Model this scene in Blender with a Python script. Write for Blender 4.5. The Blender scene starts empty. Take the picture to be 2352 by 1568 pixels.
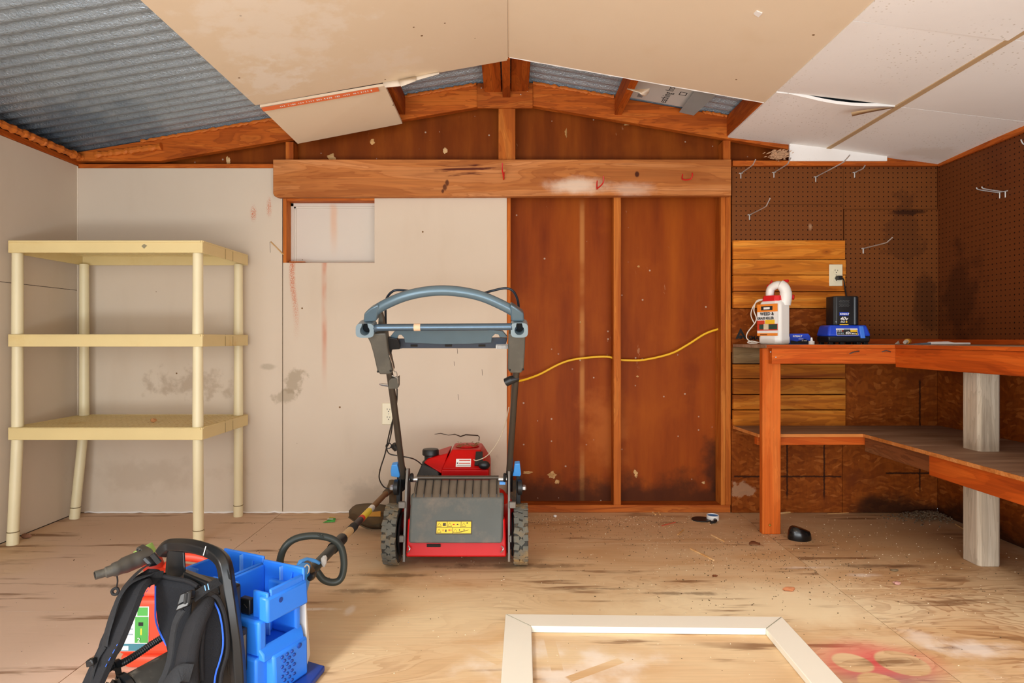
import bpy, bmesh, math, random
from mathutils import Vector, Matrix, noise as mnoise

scn = bpy.context.scene
col = scn.collection
rnd = random.Random(7)

# ------------------------------------------------------------------ camera
H, F, CX, CY = 0.93, 1400.0, 1172.0, 778.0        # eye height (m), focal length and axis in 2352x1568 pixels
cam = bpy.data.objects.new('camera', bpy.data.cameras.new('camera'))
cam.data.sensor_width = 36.0
cam.data.lens = F / 2352 * 36.0
cam.data.shift_x = (1176 - CX) / 2352
cam.data.shift_y = -(784 - CY) / 2352
cam.data.clip_start = 0.02
cam.location = (0, 0, H)
cam.rotation_euler = (math.pi / 2, 0, 0)
col.objects.link(cam)
scn.camera = cam

# ------------------------------------------------------------------ light
scn.view_settings.view_transform = 'Standard'
scn.view_settings.look = 'None'
scn.view_settings.gamma = 1.0
scn.view_settings.use_curve_mapping = False
scn.view_settings.exposure = 0.0
world = bpy.data.worlds.new('daylight'); scn.world = world
world.use_nodes = True
bg = world.node_tree.nodes['Background']
bg.inputs[0].default_value = (0.86, 0.93, 1.0, 1); bg.inputs[1].default_value = 0.55

def area(name, loc, aim, sx, sy, power, colr):
    l = bpy.data.lights.new(name, 'AREA'); l.shape = 'RECTANGLE'; l.size = sx; l.size_y = sy
    l.energy = power; l.color = colr
    o = bpy.data.objects.new(name, l); col.objects.link(o); o.location = loc
    o.rotation_euler = (Vector(aim) - Vector(loc)).to_track_quat('-Z', 'Z').to_euler()
    return o
# daylight through the wide open doorway behind the viewer: sky, the brighter left side, low sun; plus an added ceiling fill
area('doorway_daylight', (0.1, -.80, 1.15), (0.1, 3.2, 1.0), 3.4, 1.4, 29, (0.95, 0.98, 1.0))
area('doorway_left_daylight', (-1.75, -.75, 1.1), (1.0, 2.2, 0.3), .9, 1.3, 26, (0.97, 0.98, 1.0))
area('ceiling_fill', (0.0, -.80, .10), (0.15, 1.5, 2.2), 4.2, .7, 106, (0.93, 0.97, 1.0))  # added fill lamp, set low to brighten the ceiling
sun = bpy.data.lights.new('sun', 'SUN'); sun.energy = 2.3; sun.angle = math.radians(9); sun.color = (1.0, 0.95, 0.88)
so = bpy.data.objects.new('sun', sun); col.objects.link(so)
so.rotation_euler = (Vector((0.42, 1.0, -0.68))).to_track_quat('-Z', 'Z').to_euler()

# ------------------------------------------------------------------ helpers
def W(px, py, Y):
    return Vector(((px - CX) * Y / F, Y, H - (py - CY) * Y / F))
def FL(px, py, z=0.0):
    Y = (H - z) * F / (py - CY)
    return Vector(((px - CX) * Y / F, Y, z))
YB = 3.256
def bx(px): return (px - CX) * YB / F
def bz(py): return H - (py - CY) * YB / F

class MB:
    def __init__(s): s.v = []; s.f = []
    def add(s, vs, fs):
        n = len(s.v); s.v += [Vector(p) for p in vs]; s.f += [tuple(i + n for i in f) for f in fs]; return s
    def hexa(s, b, t):
        return s.add(list(b) + list(t), [(3, 2, 1, 0), (4, 5, 6, 7), (0, 1, 5, 4), (1, 2, 6, 5), (2, 3, 7, 6), (3, 0, 4, 7)])
    def box(s, x0, x1, y0, y1, z0, z1):
        return s.hexa([(x0, y0, z0), (x1, y0, z0), (x1, y1, z0), (x0, y1, z0)], [(x0, y0, z1), (x1, y0, z1), (x1, y1, z1), (x0, y1, z1)])
    def boxm(s, M, sx, sy, sz):
        q = [Vector((x * sx / 2, y * sy / 2, z * sz / 2)) for z in (-1, 1) for x, y in ((-1, -1), (1, -1), (1, 1), (-1, 1))]
        q = [M @ p for p in q]; return s.hexa(q[:4], q[4:])
    def prism(s, pts, axis, a, b):
        n = len(pts)
        def mk(p, d):
            return {'x': (d, p[0], p[1]), 'y': (p[0], d, p[1]), 'z': (p[0], p[1], d)}[axis]
        return s.add([mk(p, a) for p in pts] + [mk(p, b) for p in pts],
                     [tuple(range(n)), tuple(range(2 * n - 1, n - 1, -1))] + [(i, (i + 1) % n, n + (i + 1) % n, n + i) for i in range(n)])
    def tube(s, path, r, n=10, flat=1.0, up=None, caps=True, closed=False):
        P = [Vector(p) for p in path]; m = len(P)
        R = r if isinstance(r, (list, tuple)) else [r] * m
        base = len(s.v); ref = Vector(up) if up else None; prev = None
        for i in range(m):
            if closed: t = P[(i + 1) % m] - P[i - 1]
            else: t = P[min(i + 1, m - 1)] - P[max(i - 1, 0)]
            t.normalize()
            if ref is not None: a = ref - t * ref.dot(t)
            elif prev is not None: a = prev - t * prev.dot(t)
            else:
                h = Vector((0, 0, 1)) if abs(t.z) < .9 else Vector((1, 0, 0)); a = h - t * h.dot(t)
            a.normalize(); prev = a; b = t.cross(a)
            for k in range(n):
                w = 2 * math.pi * k / n
                s.v.append(P[i] + (a * math.cos(w) * flat + b * math.sin(w)) * R[i])
        for i in range(m if closed else m - 1):
            j = (i + 1) % m
            for k in range(n):
                k2 = (k + 1) % n
                s.f.append((base + i * n + k, base + i * n + k2, base + j * n + k2, base + j * n + k))
        if caps and not closed:
            s.f.append(tuple(base + k for k in range(n - 1, -1, -1)))
            s.f.append(tuple(base + (m - 1) * n + k for k in range(n)))
        return s
    def lathe(s, prof, n=20, M=None):
        M = M or Matrix(); base = len(s.v); m = len(prof)
        for r, z in prof:
            for k in range(n):
                w = 2 * math.pi * k / n; s.v.append(M @ Vector((r * math.cos(w), r * math.sin(w), z)))
        for i in range(m - 1):
            for k in range(n):
                k2 = (k + 1) % n; s.f.append((base + i * n + k, base + i * n + k2, base + (i + 1) * n + k2, base + (i + 1) * n + k))
        s.f.append(tuple(base + k for k in range(n - 1, -1, -1))); s.f.append(tuple(base + (m - 1) * n + k for k in range(n)))
        return s
    def ball(s, c, r, nu=12, nv=8, wob=0.0, seed=0, M=None):
        c = Vector(c); r = Vector(r) if hasattr(r, '__len__') else Vector((r, r, r)); base = len(s.v); M = M or Matrix()
        for j in range(1, nv):
            th = math.pi * j / nv
            for k in range(nu):
                ph = 2 * math.pi * k / nu
                d = Vector((math.sin(th) * math.cos(ph), math.sin(th) * math.sin(ph), math.cos(th)))
                q = 1 + wob * mnoise.noise(d * 1.7 + Vector((seed, seed * .7, 0)))
                s.v.append(c + M @ Vector((d.x * r.x * q, d.y * r.y * q, d.z * r.z * q)))
        top = len(s.v); s.v.append(c + M @ Vector((0, 0, r.z))); bot = len(s.v); s.v.append(c + M @ Vector((0, 0, -r.z)))
        for j in range(nv - 2):
            for k in range(nu):
                k2 = (k + 1) % nu; s.f.append((base + j * nu + k, base + (j + 1) * nu + k, base + (j + 1) * nu + k2, base + j * nu + k2))
        for k in range(nu):
            k2 = (k + 1) % nu; s.f.append((top, base + k, base + k2)); s.f.append((bot, base + (nv - 2) * nu + k2, base + (nv - 2) * nu + k))
        return s
    def grid(s, rows):
        base = len(s.v); m = len(rows[0])
        for r in rows: s.v += [Vector(p) for p in r]
        for i in range(len(rows) - 1):
            for j in range(m - 1):
                s.f.append((base + i * m + j, base + i * m + j + 1, base + (i + 1) * m + j + 1, base + (i + 1) * m + j))
        return s
    def strap(s, path, width, thick, face):
        P = [Vector(p) for p in path]; m = len(P); fc = face
        Wd = width if isinstance(width, (list, tuple)) else [width] * m
        base = len(s.v)
        for i in range(m):
            t = (P[min(i + 1, m - 1)] - P[max(i - 1, 0)]).normalized()
            fv = Vector(fc[i] if isinstance(fc, list) else fc)
            sd = t.cross(fv).normalized(); nn = sd.cross(t).normalized()
            for a, b in ((-1, -.5), (-.8, .5), (.8, .5), (1, -.5)):
                s.v.append(P[i] + sd * a * Wd[i] / 2 + nn * b * thick)
        for i in range(m - 1):
            for k in range(4):
                k2 = (k + 1) % 4; s.f.append((base + i * 4 + k, base + i * 4 + k2, base + (i + 1) * 4 + k2, base + (i + 1) * 4 + k))
        s.f.append((base, base + 1, base + 2, base + 3)); e = base + (m - 1) * 4; s.f.append((e + 3, e + 2, e + 1, e))
        return s

def spline(pts, sub=6, closed=False):
    P = [Vector(p) for p in pts]; n = len(P); out = []
    rng = range(n) if closed else range(n - 1)
    for i in rng:
        if closed: p0, p1, p2, p3 = P[i - 1], P[i], P[(i + 1) % n], P[(i + 2) % n]
        else: p0, p1, p2, p3 = P[max(i - 1, 0)], P[i], P[i + 1], P[min(i + 2, n - 1)]
        for k in range(sub):
            t = k / sub
            out.append(.5 * ((2 * p1) + (p2 - p0) * t + (2 * p0 - 5 * p1 + 4 * p2 - p3) * t * t + (3 * p1 - p0 - 3 * p2 + p3) * t ** 3))
    if not closed: out.append(P[-1])
    return out

def obj(name, mb, mat, parent=None, bevel=0, seg=2, smooth=True, solid=0, sub=0, ang=38, kind=None):
    me = bpy.data.meshes.new(name)
    vs = mb.v; org = Vector()
    if parent is None and kind is None:
        xs = [p.x for p in vs]; ys = [p.y for p in vs]; zs = [p.z for p in vs]
        org = Vector(((min(xs) + max(xs)) / 2, (min(ys) + max(ys)) / 2, min(zs)))
    me.from_pydata([tuple(p - org) for p in vs], [], mb.f)
    b = bmesh.new(); b.from_mesh(me); bmesh.ops.recalc_face_normals(b, faces=b.faces); b.to_mesh(me); b.free()
    if smooth:
        me.polygons.foreach_set('use_smooth', [True] * len(me.polygons)); me.set_sharp_from_angle(angle=math.radians(ang))
    me.materials.append(mat)
    o = bpy.data.objects.new(name, me); col.objects.link(o); o.location = org
    if parent is not None: o.parent = parent
    if solid:
        md = o.modifiers.new('thickness', 'SOLIDIFY'); md.thickness = solid; md.offset = 0
    if bevel:
        md = o.modifiers.new('bevel', 'BEVEL'); md.width = bevel; md.segments = seg; md.limit_method = 'ANGLE'; md.angle_limit = math.radians(35)
    if sub:
        md = o.modifiers.new('subdivision', 'SUBSURF'); md.levels = sub; md.render_levels = sub
    if kind: o['kind'] = kind
    return o

def tag(o, label, cat, group=None):
    o['label'] = label; o['category'] = cat
    if group: o['group'] = group
    return o
def thing(name, label, cat, loc=(0, 0, 0), rotz=0, group=None):
    o = bpy.data.objects.new(name, None); o.empty_display_size = .05; col.objects.link(o)
    o.location = loc; o.rotation_euler = (0, 0, rotz); return tag(o, label, cat, group)
def structure(name):
    o = bpy.data.objects.new(name, None); o.empty_display_size = .05; col.objects.link(o); o['kind'] = 'structure'; return o

def lettering(text, origin, xdir, updir, size, mat, parent, name='lettering', align='LEFT', shear=0, lift=0.0006, bold=0.0, squeeze=1.0):
    cu = bpy.data.curves.new(name, 'FONT'); cu.body = text; cu.size = size; cu.align_x = align; cu.shear = shear
    cu.extrude = 0.0002; cu.offset = bold; cu.resolution_u = 2
    t = bpy.data.objects.new(name, cu); col.objects.link(t)
    me = bpy.data.meshes.new_from_object(t.evaluated_get(bpy.context.evaluated_depsgraph_get()))
    bpy.data.objects.remove(t); bpy.data.curves.remove(cu)
    x = Vector(xdir).normalized(); u = Vector(updir); u = (u - x * u.dot(x)).normalized(); n = x.cross(u)
    M = Matrix(((x.x * squeeze, u.x, n.x, 0), (x.y * squeeze, u.y, n.y, 0), (x.z * squeeze, u.z, n.z, 0), (0, 0, 0, 1)))
    me.transform(Matrix.Translation(Vector(origin) + n * lift) @ M)
    me.materials.clear(); me.materials.append(mat)
    o = bpy.data.objects.new(name, me); col.objects.link(o); o.parent = parent
    return o

# ------------------------------------------------------------------ materials
def C(h, a=1):
    h = h.lstrip('#'); c = [int(h[i:i + 2], 16) / 255 for i in (0, 2, 4)]
    return tuple([(x / 12.92 if x <= .04045 else ((x + .055) / 1.055) ** 2.4) for x in c] + [a])

class NT:
    def __init__(s, name, rough=.6, metal=0.0, spec=.5):
        s.m = bpy.data.materials.new(name); s.m.use_nodes = True; s.t = s.m.node_tree; s.n = s.t.nodes
        s.b = s.n['Principled BSDF']; s.b.inputs['Roughness'].default_value = rough; s.b.inputs['Metallic'].default_value = metal; s.b.inputs['Specular IOR Level'].default_value = spec
        s._pos = None
    def lk(s, a, b): s.t.links.new(a, b)
    def put(s, sock, v):
        if v is None: return
        if isinstance(v, bpy.types.NodeSocket): s.lk(v, sock)
        else: sock.default_value = v
    def pos(s):
        if s._pos is None: s._pos = s.n.new('ShaderNodeNewGeometry').outputs['Position']
        return s._pos
    def obco(s): return s.n.new('ShaderNodeTexCoord').outputs['Object']
    def rand(s): return s.n.new('ShaderNodeObjectInfo').outputs['Random']
    def math(s, op, a, b=None, c=None, clamp=False):
        n = s.n.new('ShaderNodeMath'); n.operation = op; n.use_clamp = clamp
        for i, v in enumerate((a, b, c)): s.put(n.inputs[i], v)
        return n.outputs[0]
    def vec(s, op, a, b=None, out=0):
        n = s.n.new('ShaderNodeVectorMath'); n.operation = op
        s.put(n.inputs[0], a); s.put(n.inputs[1], b)
        return n.outputs[out]
    def scale(s, v, sc): return s.vec('MULTIPLY', v, sc)
    def noise(s, v, sc, det=3, rough=.5, dist=0.0, out=0):
        n = s.n.new('ShaderNodeTexNoise'); s.put(n.inputs['Vector'], v); n.inputs['Scale'].default_value = sc
        n.inputs['Detail'].default_value = det; n.inputs['Roughness'].default_value = rough; n.inputs['Distortion'].default_value = dist
        return n.outputs[out]
    def voro(s, v, sc, feat='F1', out='Distance'):
        n = s.n.new('ShaderNodeTexVoronoi'); n.feature = feat; s.put(n.inputs['Vector'], v); n.inputs['Scale'].default_value = sc
        return n.outputs[out]
    def ramp(s, f, stops, interp='LINEAR'):
        n = s.n.new('ShaderNodeValToRGB'); s.lk(f, n.inputs[0]); r = n.color_ramp; r.interpolation = interp
        while len(r.elements) < len(stops): r.elements.new(.5)
        for e, (p, c) in zip(r.elements, stops):
            e.position = p; e.color = c if not isinstance(c, (int, float)) else (c, c, c, 1)
        return n.outputs[0]
    def step(s, v, a, b):
        n = s.n.new('ShaderNodeMapRange'); n.interpolation_type = 'SMOOTHSTEP'; s.put(n.inputs[0], v)
        n.inputs[1].default_value = a; n.inputs[2].default_value = b
        return n.outputs[0]
    def mix(s, f, a, b, mode='MIX'):
        n = s.n.new('ShaderNodeMix'); n.data_type = 'RGBA'; n.blend_type = mode; n.clamp_factor = True
        s.put(n.inputs[0], f); s.put(n.inputs[6], a); s.put(n.inputs[7], b); return n.outputs[2]
    def sep(s, v):
        n = s.n.new('ShaderNodeSeparateXYZ'); s.lk(v, n.inputs[0]); return n.outputs
    def blob(s, c, r, soft=.6, wob=0.0, wsc=8.0):
        """a stain: 1 inside an ellipsoid around c with half-sizes r, fading out; wob breaks its outline"""
        d = s.vec('DIVIDE', s.vec('SUBTRACT', s.pos(), tuple(c)), tuple(r)); l = s.vec('LENGTH', d, out=1)
        if wob: l = s.math('ADD', l, s.math('MULTIPLY', s.math('SUBTRACT', s.noise(s.pos(), wsc, 5, .6), .5), wob * 3.0))
        return s.step(l, 1.0, 1.0 - soft)
    def bump(s, h, strength=.3, dist=.002):
        n = s.n.new('ShaderNodeBump'); n.inputs['Strength'].default_value = strength; n.inputs['Distance'].default_value = dist
        s.lk(h, n.inputs['Height']); s.lk(n.outputs[0], s.b.inputs['Normal'])
    def done(s, colr): s.put(s.b.inputs['Base Color'], colr); return s.m

def mat(name, c, rough=.5, metal=0.0, var=.10, sc=14.0, dirt=None, dirt_amt=.5, dirt_sc=5.0, bump=0.0, bsc=120, coat=0.0, spec=None):
    t = NT(name, rough, metal); v = t.obco(); base = C(c)
    k = t.noise(v, sc, 4); colr = t.mix(k, tuple([x * (1 - var) for x in base[:3]] + [1]), tuple([min(1, x * (1 + var)) for x in base[:3]] + [1]))
    if dirt:
        d = t.step(t.noise(v, dirt_sc, 6, .65), 1 - dirt_amt - .12, 1 - dirt_amt + .18); colr = t.mix(d, colr, C(dirt))
        t.lk(t.math('MULTIPLY_ADD', d, .3, rough), t.b.inputs['Roughness'])
    if bump: t.bump(t.noise(v, bsc, 3), bump)
    if coat: t.b.inputs['Coat Weight'].default_value = coat
    if spec is not None: t.b.inputs['Specular IOR Level'].default_value = spec
    return t.done(colr)

def wood(name, dark, mid, light, axis='x', sc=1.0, rough=.65, lines=.5, knots=.0, shift=.25, extra=None):
    t = NT(name, rough, spec=.22); rv = t.rand()
    off = t.n.new('ShaderNodeCombineXYZ')
    for i, k in enumerate((11.3, 7.9, 5.1)): t.lk(t.math('MULTIPLY', rv, k), off.inputs[i])
    v = t.vec('ADD', t.pos(), off.outputs[0])
    s1 = {'x': (1.0, 9, 9), 'y': (9, 1.0, 9), 'z': (9, 9, 1.0)}[axis]
    g = t.noise(t.scale(v, tuple(a * sc for a in s1)), 1.6, 4, .5, .8)
    ring = t.math('FRACT', t.math('MULTIPLY', g, 11.0)); ring = t.step(ring, .35, 1.0)
    s2 = {'x': (2.5, 150, 150), 'y': (150, 2.5, 150), 'z': (150, 150, 2.5)}[axis]
    fine = t.noise(t.scale(v, tuple(a * sc for a in s2)), 1.0, 3)
    c = t.ramp(g, [(.28, C(dark)), (.5, C(mid)), (.72, C(light))])
    c = t.mix(t.math('MULTIPLY', ring, lines), c, C(dark))
    c = t.mix(.35, c, t.ramp(fine, [(.3, .35), (.7, 1.0)]), 'MULTIPLY')
    c = t.mix(t.math('MULTIPLY', t.step(t.noise(v, 3.0, 3), .5, .75), .35), c, C(dark))
    if knots:
        kv = t.voro(t.scale(v, {'x': (1, 0, 2.0), 'y': (0, 1, 2.0), 'z': (2.0, 0, 1)}[axis]), knots)
        c = t.mix(t.math('MULTIPLY', t.step(kv, .11, .05), .55), c, C(dark)); c = t.mix(t.step(kv, .05, .028), c, C('#2c1206'))
    hs = t.n.new('ShaderNodeHueSaturation'); t.lk(c, hs.inputs['Color'])
    t.lk(t.math('MULTIPLY_ADD', rv, shift * 1.6, 1.0 - shift * .8), hs.inputs['Value'])
    c = hs.outputs[0]
    if extra: c = extra(t, c)
    t.bump(t.math('ADD', fine, t.math('MULTIPLY', ring, .5)), .25, .001)
    return t.done(c)

M = {}
M['stud'] = wood('orange framing lumber', '#9a4610', '#c86c22', '#dc8838', 'z', shift=.15, lines=.3)
M['stud_x'] = wood('orange framing lumber lengthwise', '#8a3c0c', '#c0601c', '#d67c30', 'x', shift=.2, lines=.55)
M['stud_y'] = wood('dark framing lumber', '#74300a', '#b25416', '#cc6c24', 'y', shift=.2, lines=.4)
M['plank'] = wood('varnished pine board', '#803a08', '#c4721c', '#dc9438', 'x', shift=.6, lines=.35, knots=2.6)
M['bench'] = wood('reddish bench lumber', '#943a0a', '#cc5a16', '#de7428', 'x', shift=.12, lines=.3, knots=3.0)
M['bench_y'] = wood('reddish bench lumber running back', '#943a0a', '#cc5a16', '#de7428', 'y', shift=.12, lines=.3, knots=3.0)
M['bench_z'] = wood('reddish bench post', '#a6460e', '#d4661e', '#e48238', 'z', shift=.1, lines=.2)
M['shelf_ply'] = wood('dusty shelf plywood', '#8a6a54', '#a98a70', '#bda086', 'x', shift=.1, lines=.2)
M['ply_edge'] = wood('raw plywood edge', '#b0652a', '#d88a46', '#e8a464', 'x', shift=.1, lines=.3)
M['grey_post'] = wood('weathered grey lumber', '#a2917c', '#c9b9a2', '#dccfba', 'z', shift=.1, lines=.35, rough=.85)
M['grey_plank'] = wood('weathered plank', '#6a5238', '#8f734e', '#a48a64', 'x', shift=.1, lines=.3, knots=2.4)
M['splinter'] = wood('pale splinter', '#c08a4c', '#d9ab70', '#e8c594', 'x', shift=.25, lines=.2)

def _header(t, c):
    c = t.mix(t.math('MULTIPLY', t.blob((.33, 3.2, 1.74), (.22, .3, .055), .9, .5), .75), c, C('#e6d3be'))
    c = t.mix(t.math('MULTIPLY', t.blob((.62, 3.2, 1.72), (.16, .3, .045), .9, .6), .45), c, C('#d9c3b0'))
    st = t.noise(t.scale(t.pos(), (3, 1, 40)), 1.0, 4, .6, 1.2)
    k = t.math('MULTIPLY', t.blob((-.22, 3.2, 1.82), (.26, .3, .06), .7, .5), t.step(st, .52, .6))
    c = t.mix(k, c, C('#5a2410'))
    for kx, kz, rx, rz in ((-.333, 1.752, .013, .022), (-.345, 1.728, .014, .022), (-.356, 1.708, .010, .014)):
        c = t.mix(t.math('MULTIPLY', t.blob((kx, 3.2, kz), (rx, .3, rz), .5, .25, 40), .85), c, C('#4a1e0a'))
    c = t.mix(t.blob((.668, 3.2, 1.797), (.015, .3, .02), .5), c, C('#4a1e08'))
    return c
M['header'] = wood('planed header lumber', '#97501f', '#c47a3e', '#d6935c', 'x', sc=.8, shift=.0, lines=.45, extra=_header)

def drywall_mat(name, base, stains):
    t = NT(name, .85, spec=.1); p = t.pos()
    c = t.mix(t.noise(p, 1.6, 4, .6), C(base[0]), C(base[1]))
    c = t.mix(t.math('MULTIPLY', t.step(t.noise(t.scale(p, (1, 1, .25)), 6, 5), .55, .8), .25), c, C(base[2]))
    sp = t.voro(p, 9); rn = t.voro(p, 9, out='Color')
    c = t.mix(t.math('MULTIPLY', t.step(sp, .055, .035), t.step(t.sep(rn)[0], .55, .6)), c, C('#7a5a38'))
    for fn in stains: c = fn(t, c)
    t.bump(t.noise(p, 160, 2), .06, .001)
    return t.done(c)
def stain(c, r, colr, amt=.8, soft=.7, wob=.5, wsc=9, speck=0):
    def fn(t, cc):
        k = t.blob(c, r, soft, wob, wsc)
        if speck: k = t.math('MULTIPLY', k, t.step(t.noise(t.pos(), speck, 2), .45, .6))
        return t.mix(t.math('MULTIPLY', k, amt), cc, C(colr))
    return fn
def wet_run(x, z1, z0, half, colr, amt, bend=0.0, speck=0):
    """a narrow streak running down the wall from z1 to z0, fading towards its end"""
    def fn(t, cc):
        q = t.sep(t.pos()); xx = t.math('SUBTRACT', q[0], x)
        if bend: xx = t.math('ADD', xx, t.math('MULTIPLY', t.math('SINE', t.math('MULTIPLY', q[2], 11.0)), bend))
        k = t.step(t.math('ABSOLUTE', xx), half, half * .15)
        v = t.math('MULTIPLY', t.step(q[2], z0, z0 + (z1 - z0) * .8), t.step(q[2], z1 + .01, z1))
        k = t.math('MULTIPLY', t.math('MULTIPLY', k, v), t.step(t.noise(t.scale(t.pos(), (1, 1, .4)), 9, 3), .2, .6))
        if speck: k = t.math('MULTIPLY', k, t.step(t.noise(t.pos(), speck, 2), .42, .6))
        return t.mix(t.math('MULTIPLY', k, amt), cc, C(colr))
    return fn
RUST = '#c4581e'
M['drywall'] = drywall_mat('wall drywall', ('#d9cbb8', '#d0bfab', '#c5b29b'), [
    wet_run(bx(745), 1.337, bz(915), .020, RUST, .95), wet_run(bx(755), 1.68, 1.36, .022, '#d9a27c', .5),
    wet_run(bx(676), 1.337, bz(800), .022, RUST, 1.0, .012, 300),
    stain((bx(582), YB, bz(490)), (.022, .1, .06), RUST, .9, .8, .3, 9, 420), stain((bx(618), YB, bz(474)), (.02, .1, .07), RUST, .9, .8, .3, 9, 420),
    stain((bx(678), YB, bz(878)), (.07, .1, .07), '#a3937c', .7, .5, 1.0, 14), stain((bx(655), YB, bz(908)), (.08, .1, .04), '#a3937c', .6, .5, .9, 14),
    stain((bx(617), YB, bz(842)), (.05, .1, .02), '#a89a86', .6, .6, .6), stain((bx(430), YB, bz(885)), (.26, .1, .09), '#a58f78', .55, .7, 1.1, 11),
    stain((bx(860), YB, bz(1150)), (.2, .1, .16), '#8d857b', .35, .8, .8), stain((bx(1120), YB, bz(1080)), (.07, .1, .14), '#988a78', .45, .8, .6),
    stain((bx(320), YB, bz(1090)), (.5, .1, .1), '#b9a690', .4, .8, .8)])
M['ceiling_drywall'] = drywall_mat('ceiling drywall', ('#e8d5ba', '#e2ccae', '#dcc29e'), [
    stain((-.85, 2.2, 2.05), (.28, .35, .3), '#efe4d4', .55, .8, 1.3, 10), stain((-1.0, 2.6, 2.0), (.14, .16, .3), '#f0e6d8', .6, .7, 1.3, 14),
    stain((-.55, 2.62, 2.0), (.3, .1, .3), '#e9dac6', .5, .8, 1.4, 12)])
def _tile():
    t = NT('white fibre ceiling tile', .9, spec=.1); p = t.pos()
    c = t.mix(t.noise(p, 3, 3), C('#faf8f5'), C('#f1ede8'))
    vv = t.voro(p, 55); k = t.math('MULTIPLY', t.step(vv, .22, .12), t.step(t.noise(p, 2.2, 2), .42, .62))
    c = t.mix(t.math('MULTIPLY', k, .55), c, C('#b7a995'))
    c = t.mix(t.math('MULTIPLY', t.blob((2.16, 3.1, 1.88), (.2, .1, .2), .6, .7), .3), c, C('#d8c4ae'))
    t.bump(t.math('SUBTRACT', 1.0, k), .3, .001); return t.done(c)
M['tile'] = _tile()
M['tan_strip'] = mat('tan fibre edge', '#c2a37a', .9, var=.12)
M['paper'] = mat('torn drywall paper', '#e6d8c4', .9, var=.08)
M['gypsum'] = mat('broken gypsum edge', '#efebe6', .95, var=.05)
M['orange_print'] = mat('orange printed tape', '#e0703c', .7, var=.15)
M['white_print'] = mat('white print', '#f2efe9', .7, var=.02)
M['black_print'] = mat('black print', '#1c1c1c', .7, var=.02)

def hardboard(name, base, amount_low):
    t = NT(name, .55, spec=.12); p = t.pos()
    st = t.noise(t.scale(p, (5, 5, .7)), 1.5, 5, .6)
    c = t.ramp(st, [(.25, C(base[0])), (.5, C(base[1])), (.78, C(base[2]))])
    c = t.mix(t.math('MULTIPLY', t.step(t.noise(p, 2.4, 5, .6), .5, .72), .5), c, C(base[2]))
    q = t.sep(p)
    if amount_low:
        k = t.step(t.math('ABSOLUTE', t.math('SUBTRACT', q[0], .395)), .02, .004)
        k = t.math('MULTIPLY', k, t.step(t.noise(t.scale(p, (1, 1, 3)), 1.6, 3), .3, .6)); c = t.mix(t.math('MULTIPLY', k, .6), c, C('#c98a4c'))
        c = t.mix(t.math('MULTIPLY', t.blob((.52, 3.35, .42), (.16, .2, .3), .8, .7), .5), c, C('#b8672a'))
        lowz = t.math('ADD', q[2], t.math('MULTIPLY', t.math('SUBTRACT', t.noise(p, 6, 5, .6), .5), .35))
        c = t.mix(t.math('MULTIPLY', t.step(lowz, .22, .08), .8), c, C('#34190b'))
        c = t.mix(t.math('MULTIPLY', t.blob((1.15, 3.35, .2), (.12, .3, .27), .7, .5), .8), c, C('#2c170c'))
    sp = t.voro(p, 26); rn = t.sep(t.voro(p, 26, out='Color'))
    c = t.mix(t.math('MULTIPLY', t.math('MULTIPLY', t.step(sp, .16, .08), t.step(rn[0], .86, .9)), .7), c, C('#c9b49c'))
    mk = t.math('MULTIPLY', t.step(t.noise(t.scale(p, (22, 22, 9)), 1.0, 4, .7), .68, .75), t.step(t.noise(p, 2, 2), .5, .62))
    c = t.mix(t.math('MULTIPLY', mk, .5), c, C('#b98a64'))
    return t.done(c)
M['sheathing'] = hardboard('brown hardboard sheathing', ('#702a06', '#8c3e0a', '#a2500f'), True)
M['gable_board'] = hardboard('dark gable board', ('#5c2605', '#7a370a', '#964c12'), False)

def pegboard(name, ax, hue=('#6e3d1d', '#7d4922', '#5f3019')):
    t = NT(name, .5, spec=.12); p = t.pos(); q = t.sep(p)
    c = t.mix(t.noise(p, 1.7, 4), C(hue[0]), C(hue[1])); c = t.mix(t.step(t.noise(p, .8, 4, .6, .6), .5, .75), c, C(hue[2]))
    a = t.math('SUBTRACT', t.math('FRACT', t.math('DIVIDE', q[0 if ax == 'x' else 1], .0254)), .5); b = t.math('SUBTRACT', t.math('FRACT', t.math('DIVIDE', q[2], .0254)), .5)
    d = t.math('SQRT', t.math('ADD', t.math('MULTIPLY', a, a), t.math('MULTIPLY', b, b))); hole = t.step(d, .145, .10)
    if ax == 'x':
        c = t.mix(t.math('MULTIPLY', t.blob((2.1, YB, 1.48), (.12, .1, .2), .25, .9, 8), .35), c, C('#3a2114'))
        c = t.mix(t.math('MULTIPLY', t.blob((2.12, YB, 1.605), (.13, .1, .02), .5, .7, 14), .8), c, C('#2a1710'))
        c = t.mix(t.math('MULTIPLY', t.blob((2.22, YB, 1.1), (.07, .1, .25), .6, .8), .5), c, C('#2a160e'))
        c = t.mix(t.math('MULTIPLY', t.blob((1.60, YB, 1.53), (.015, .1, .025), .8, .4, 30), .5), c, C('#c9a684'))
    else:
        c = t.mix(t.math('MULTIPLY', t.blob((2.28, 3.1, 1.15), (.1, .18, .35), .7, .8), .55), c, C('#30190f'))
    c = t.mix(hole, c, C('#1a0c06')); t.bump(t.math('SUBTRACT', 1.0, hole), .6, .004); return t.done(c)
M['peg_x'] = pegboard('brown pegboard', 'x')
M['peg_y'] = pegboard('brown pegboard on the right wall', 'y', ('#67351a', '#72401e', '#5a2c17'))

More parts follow.
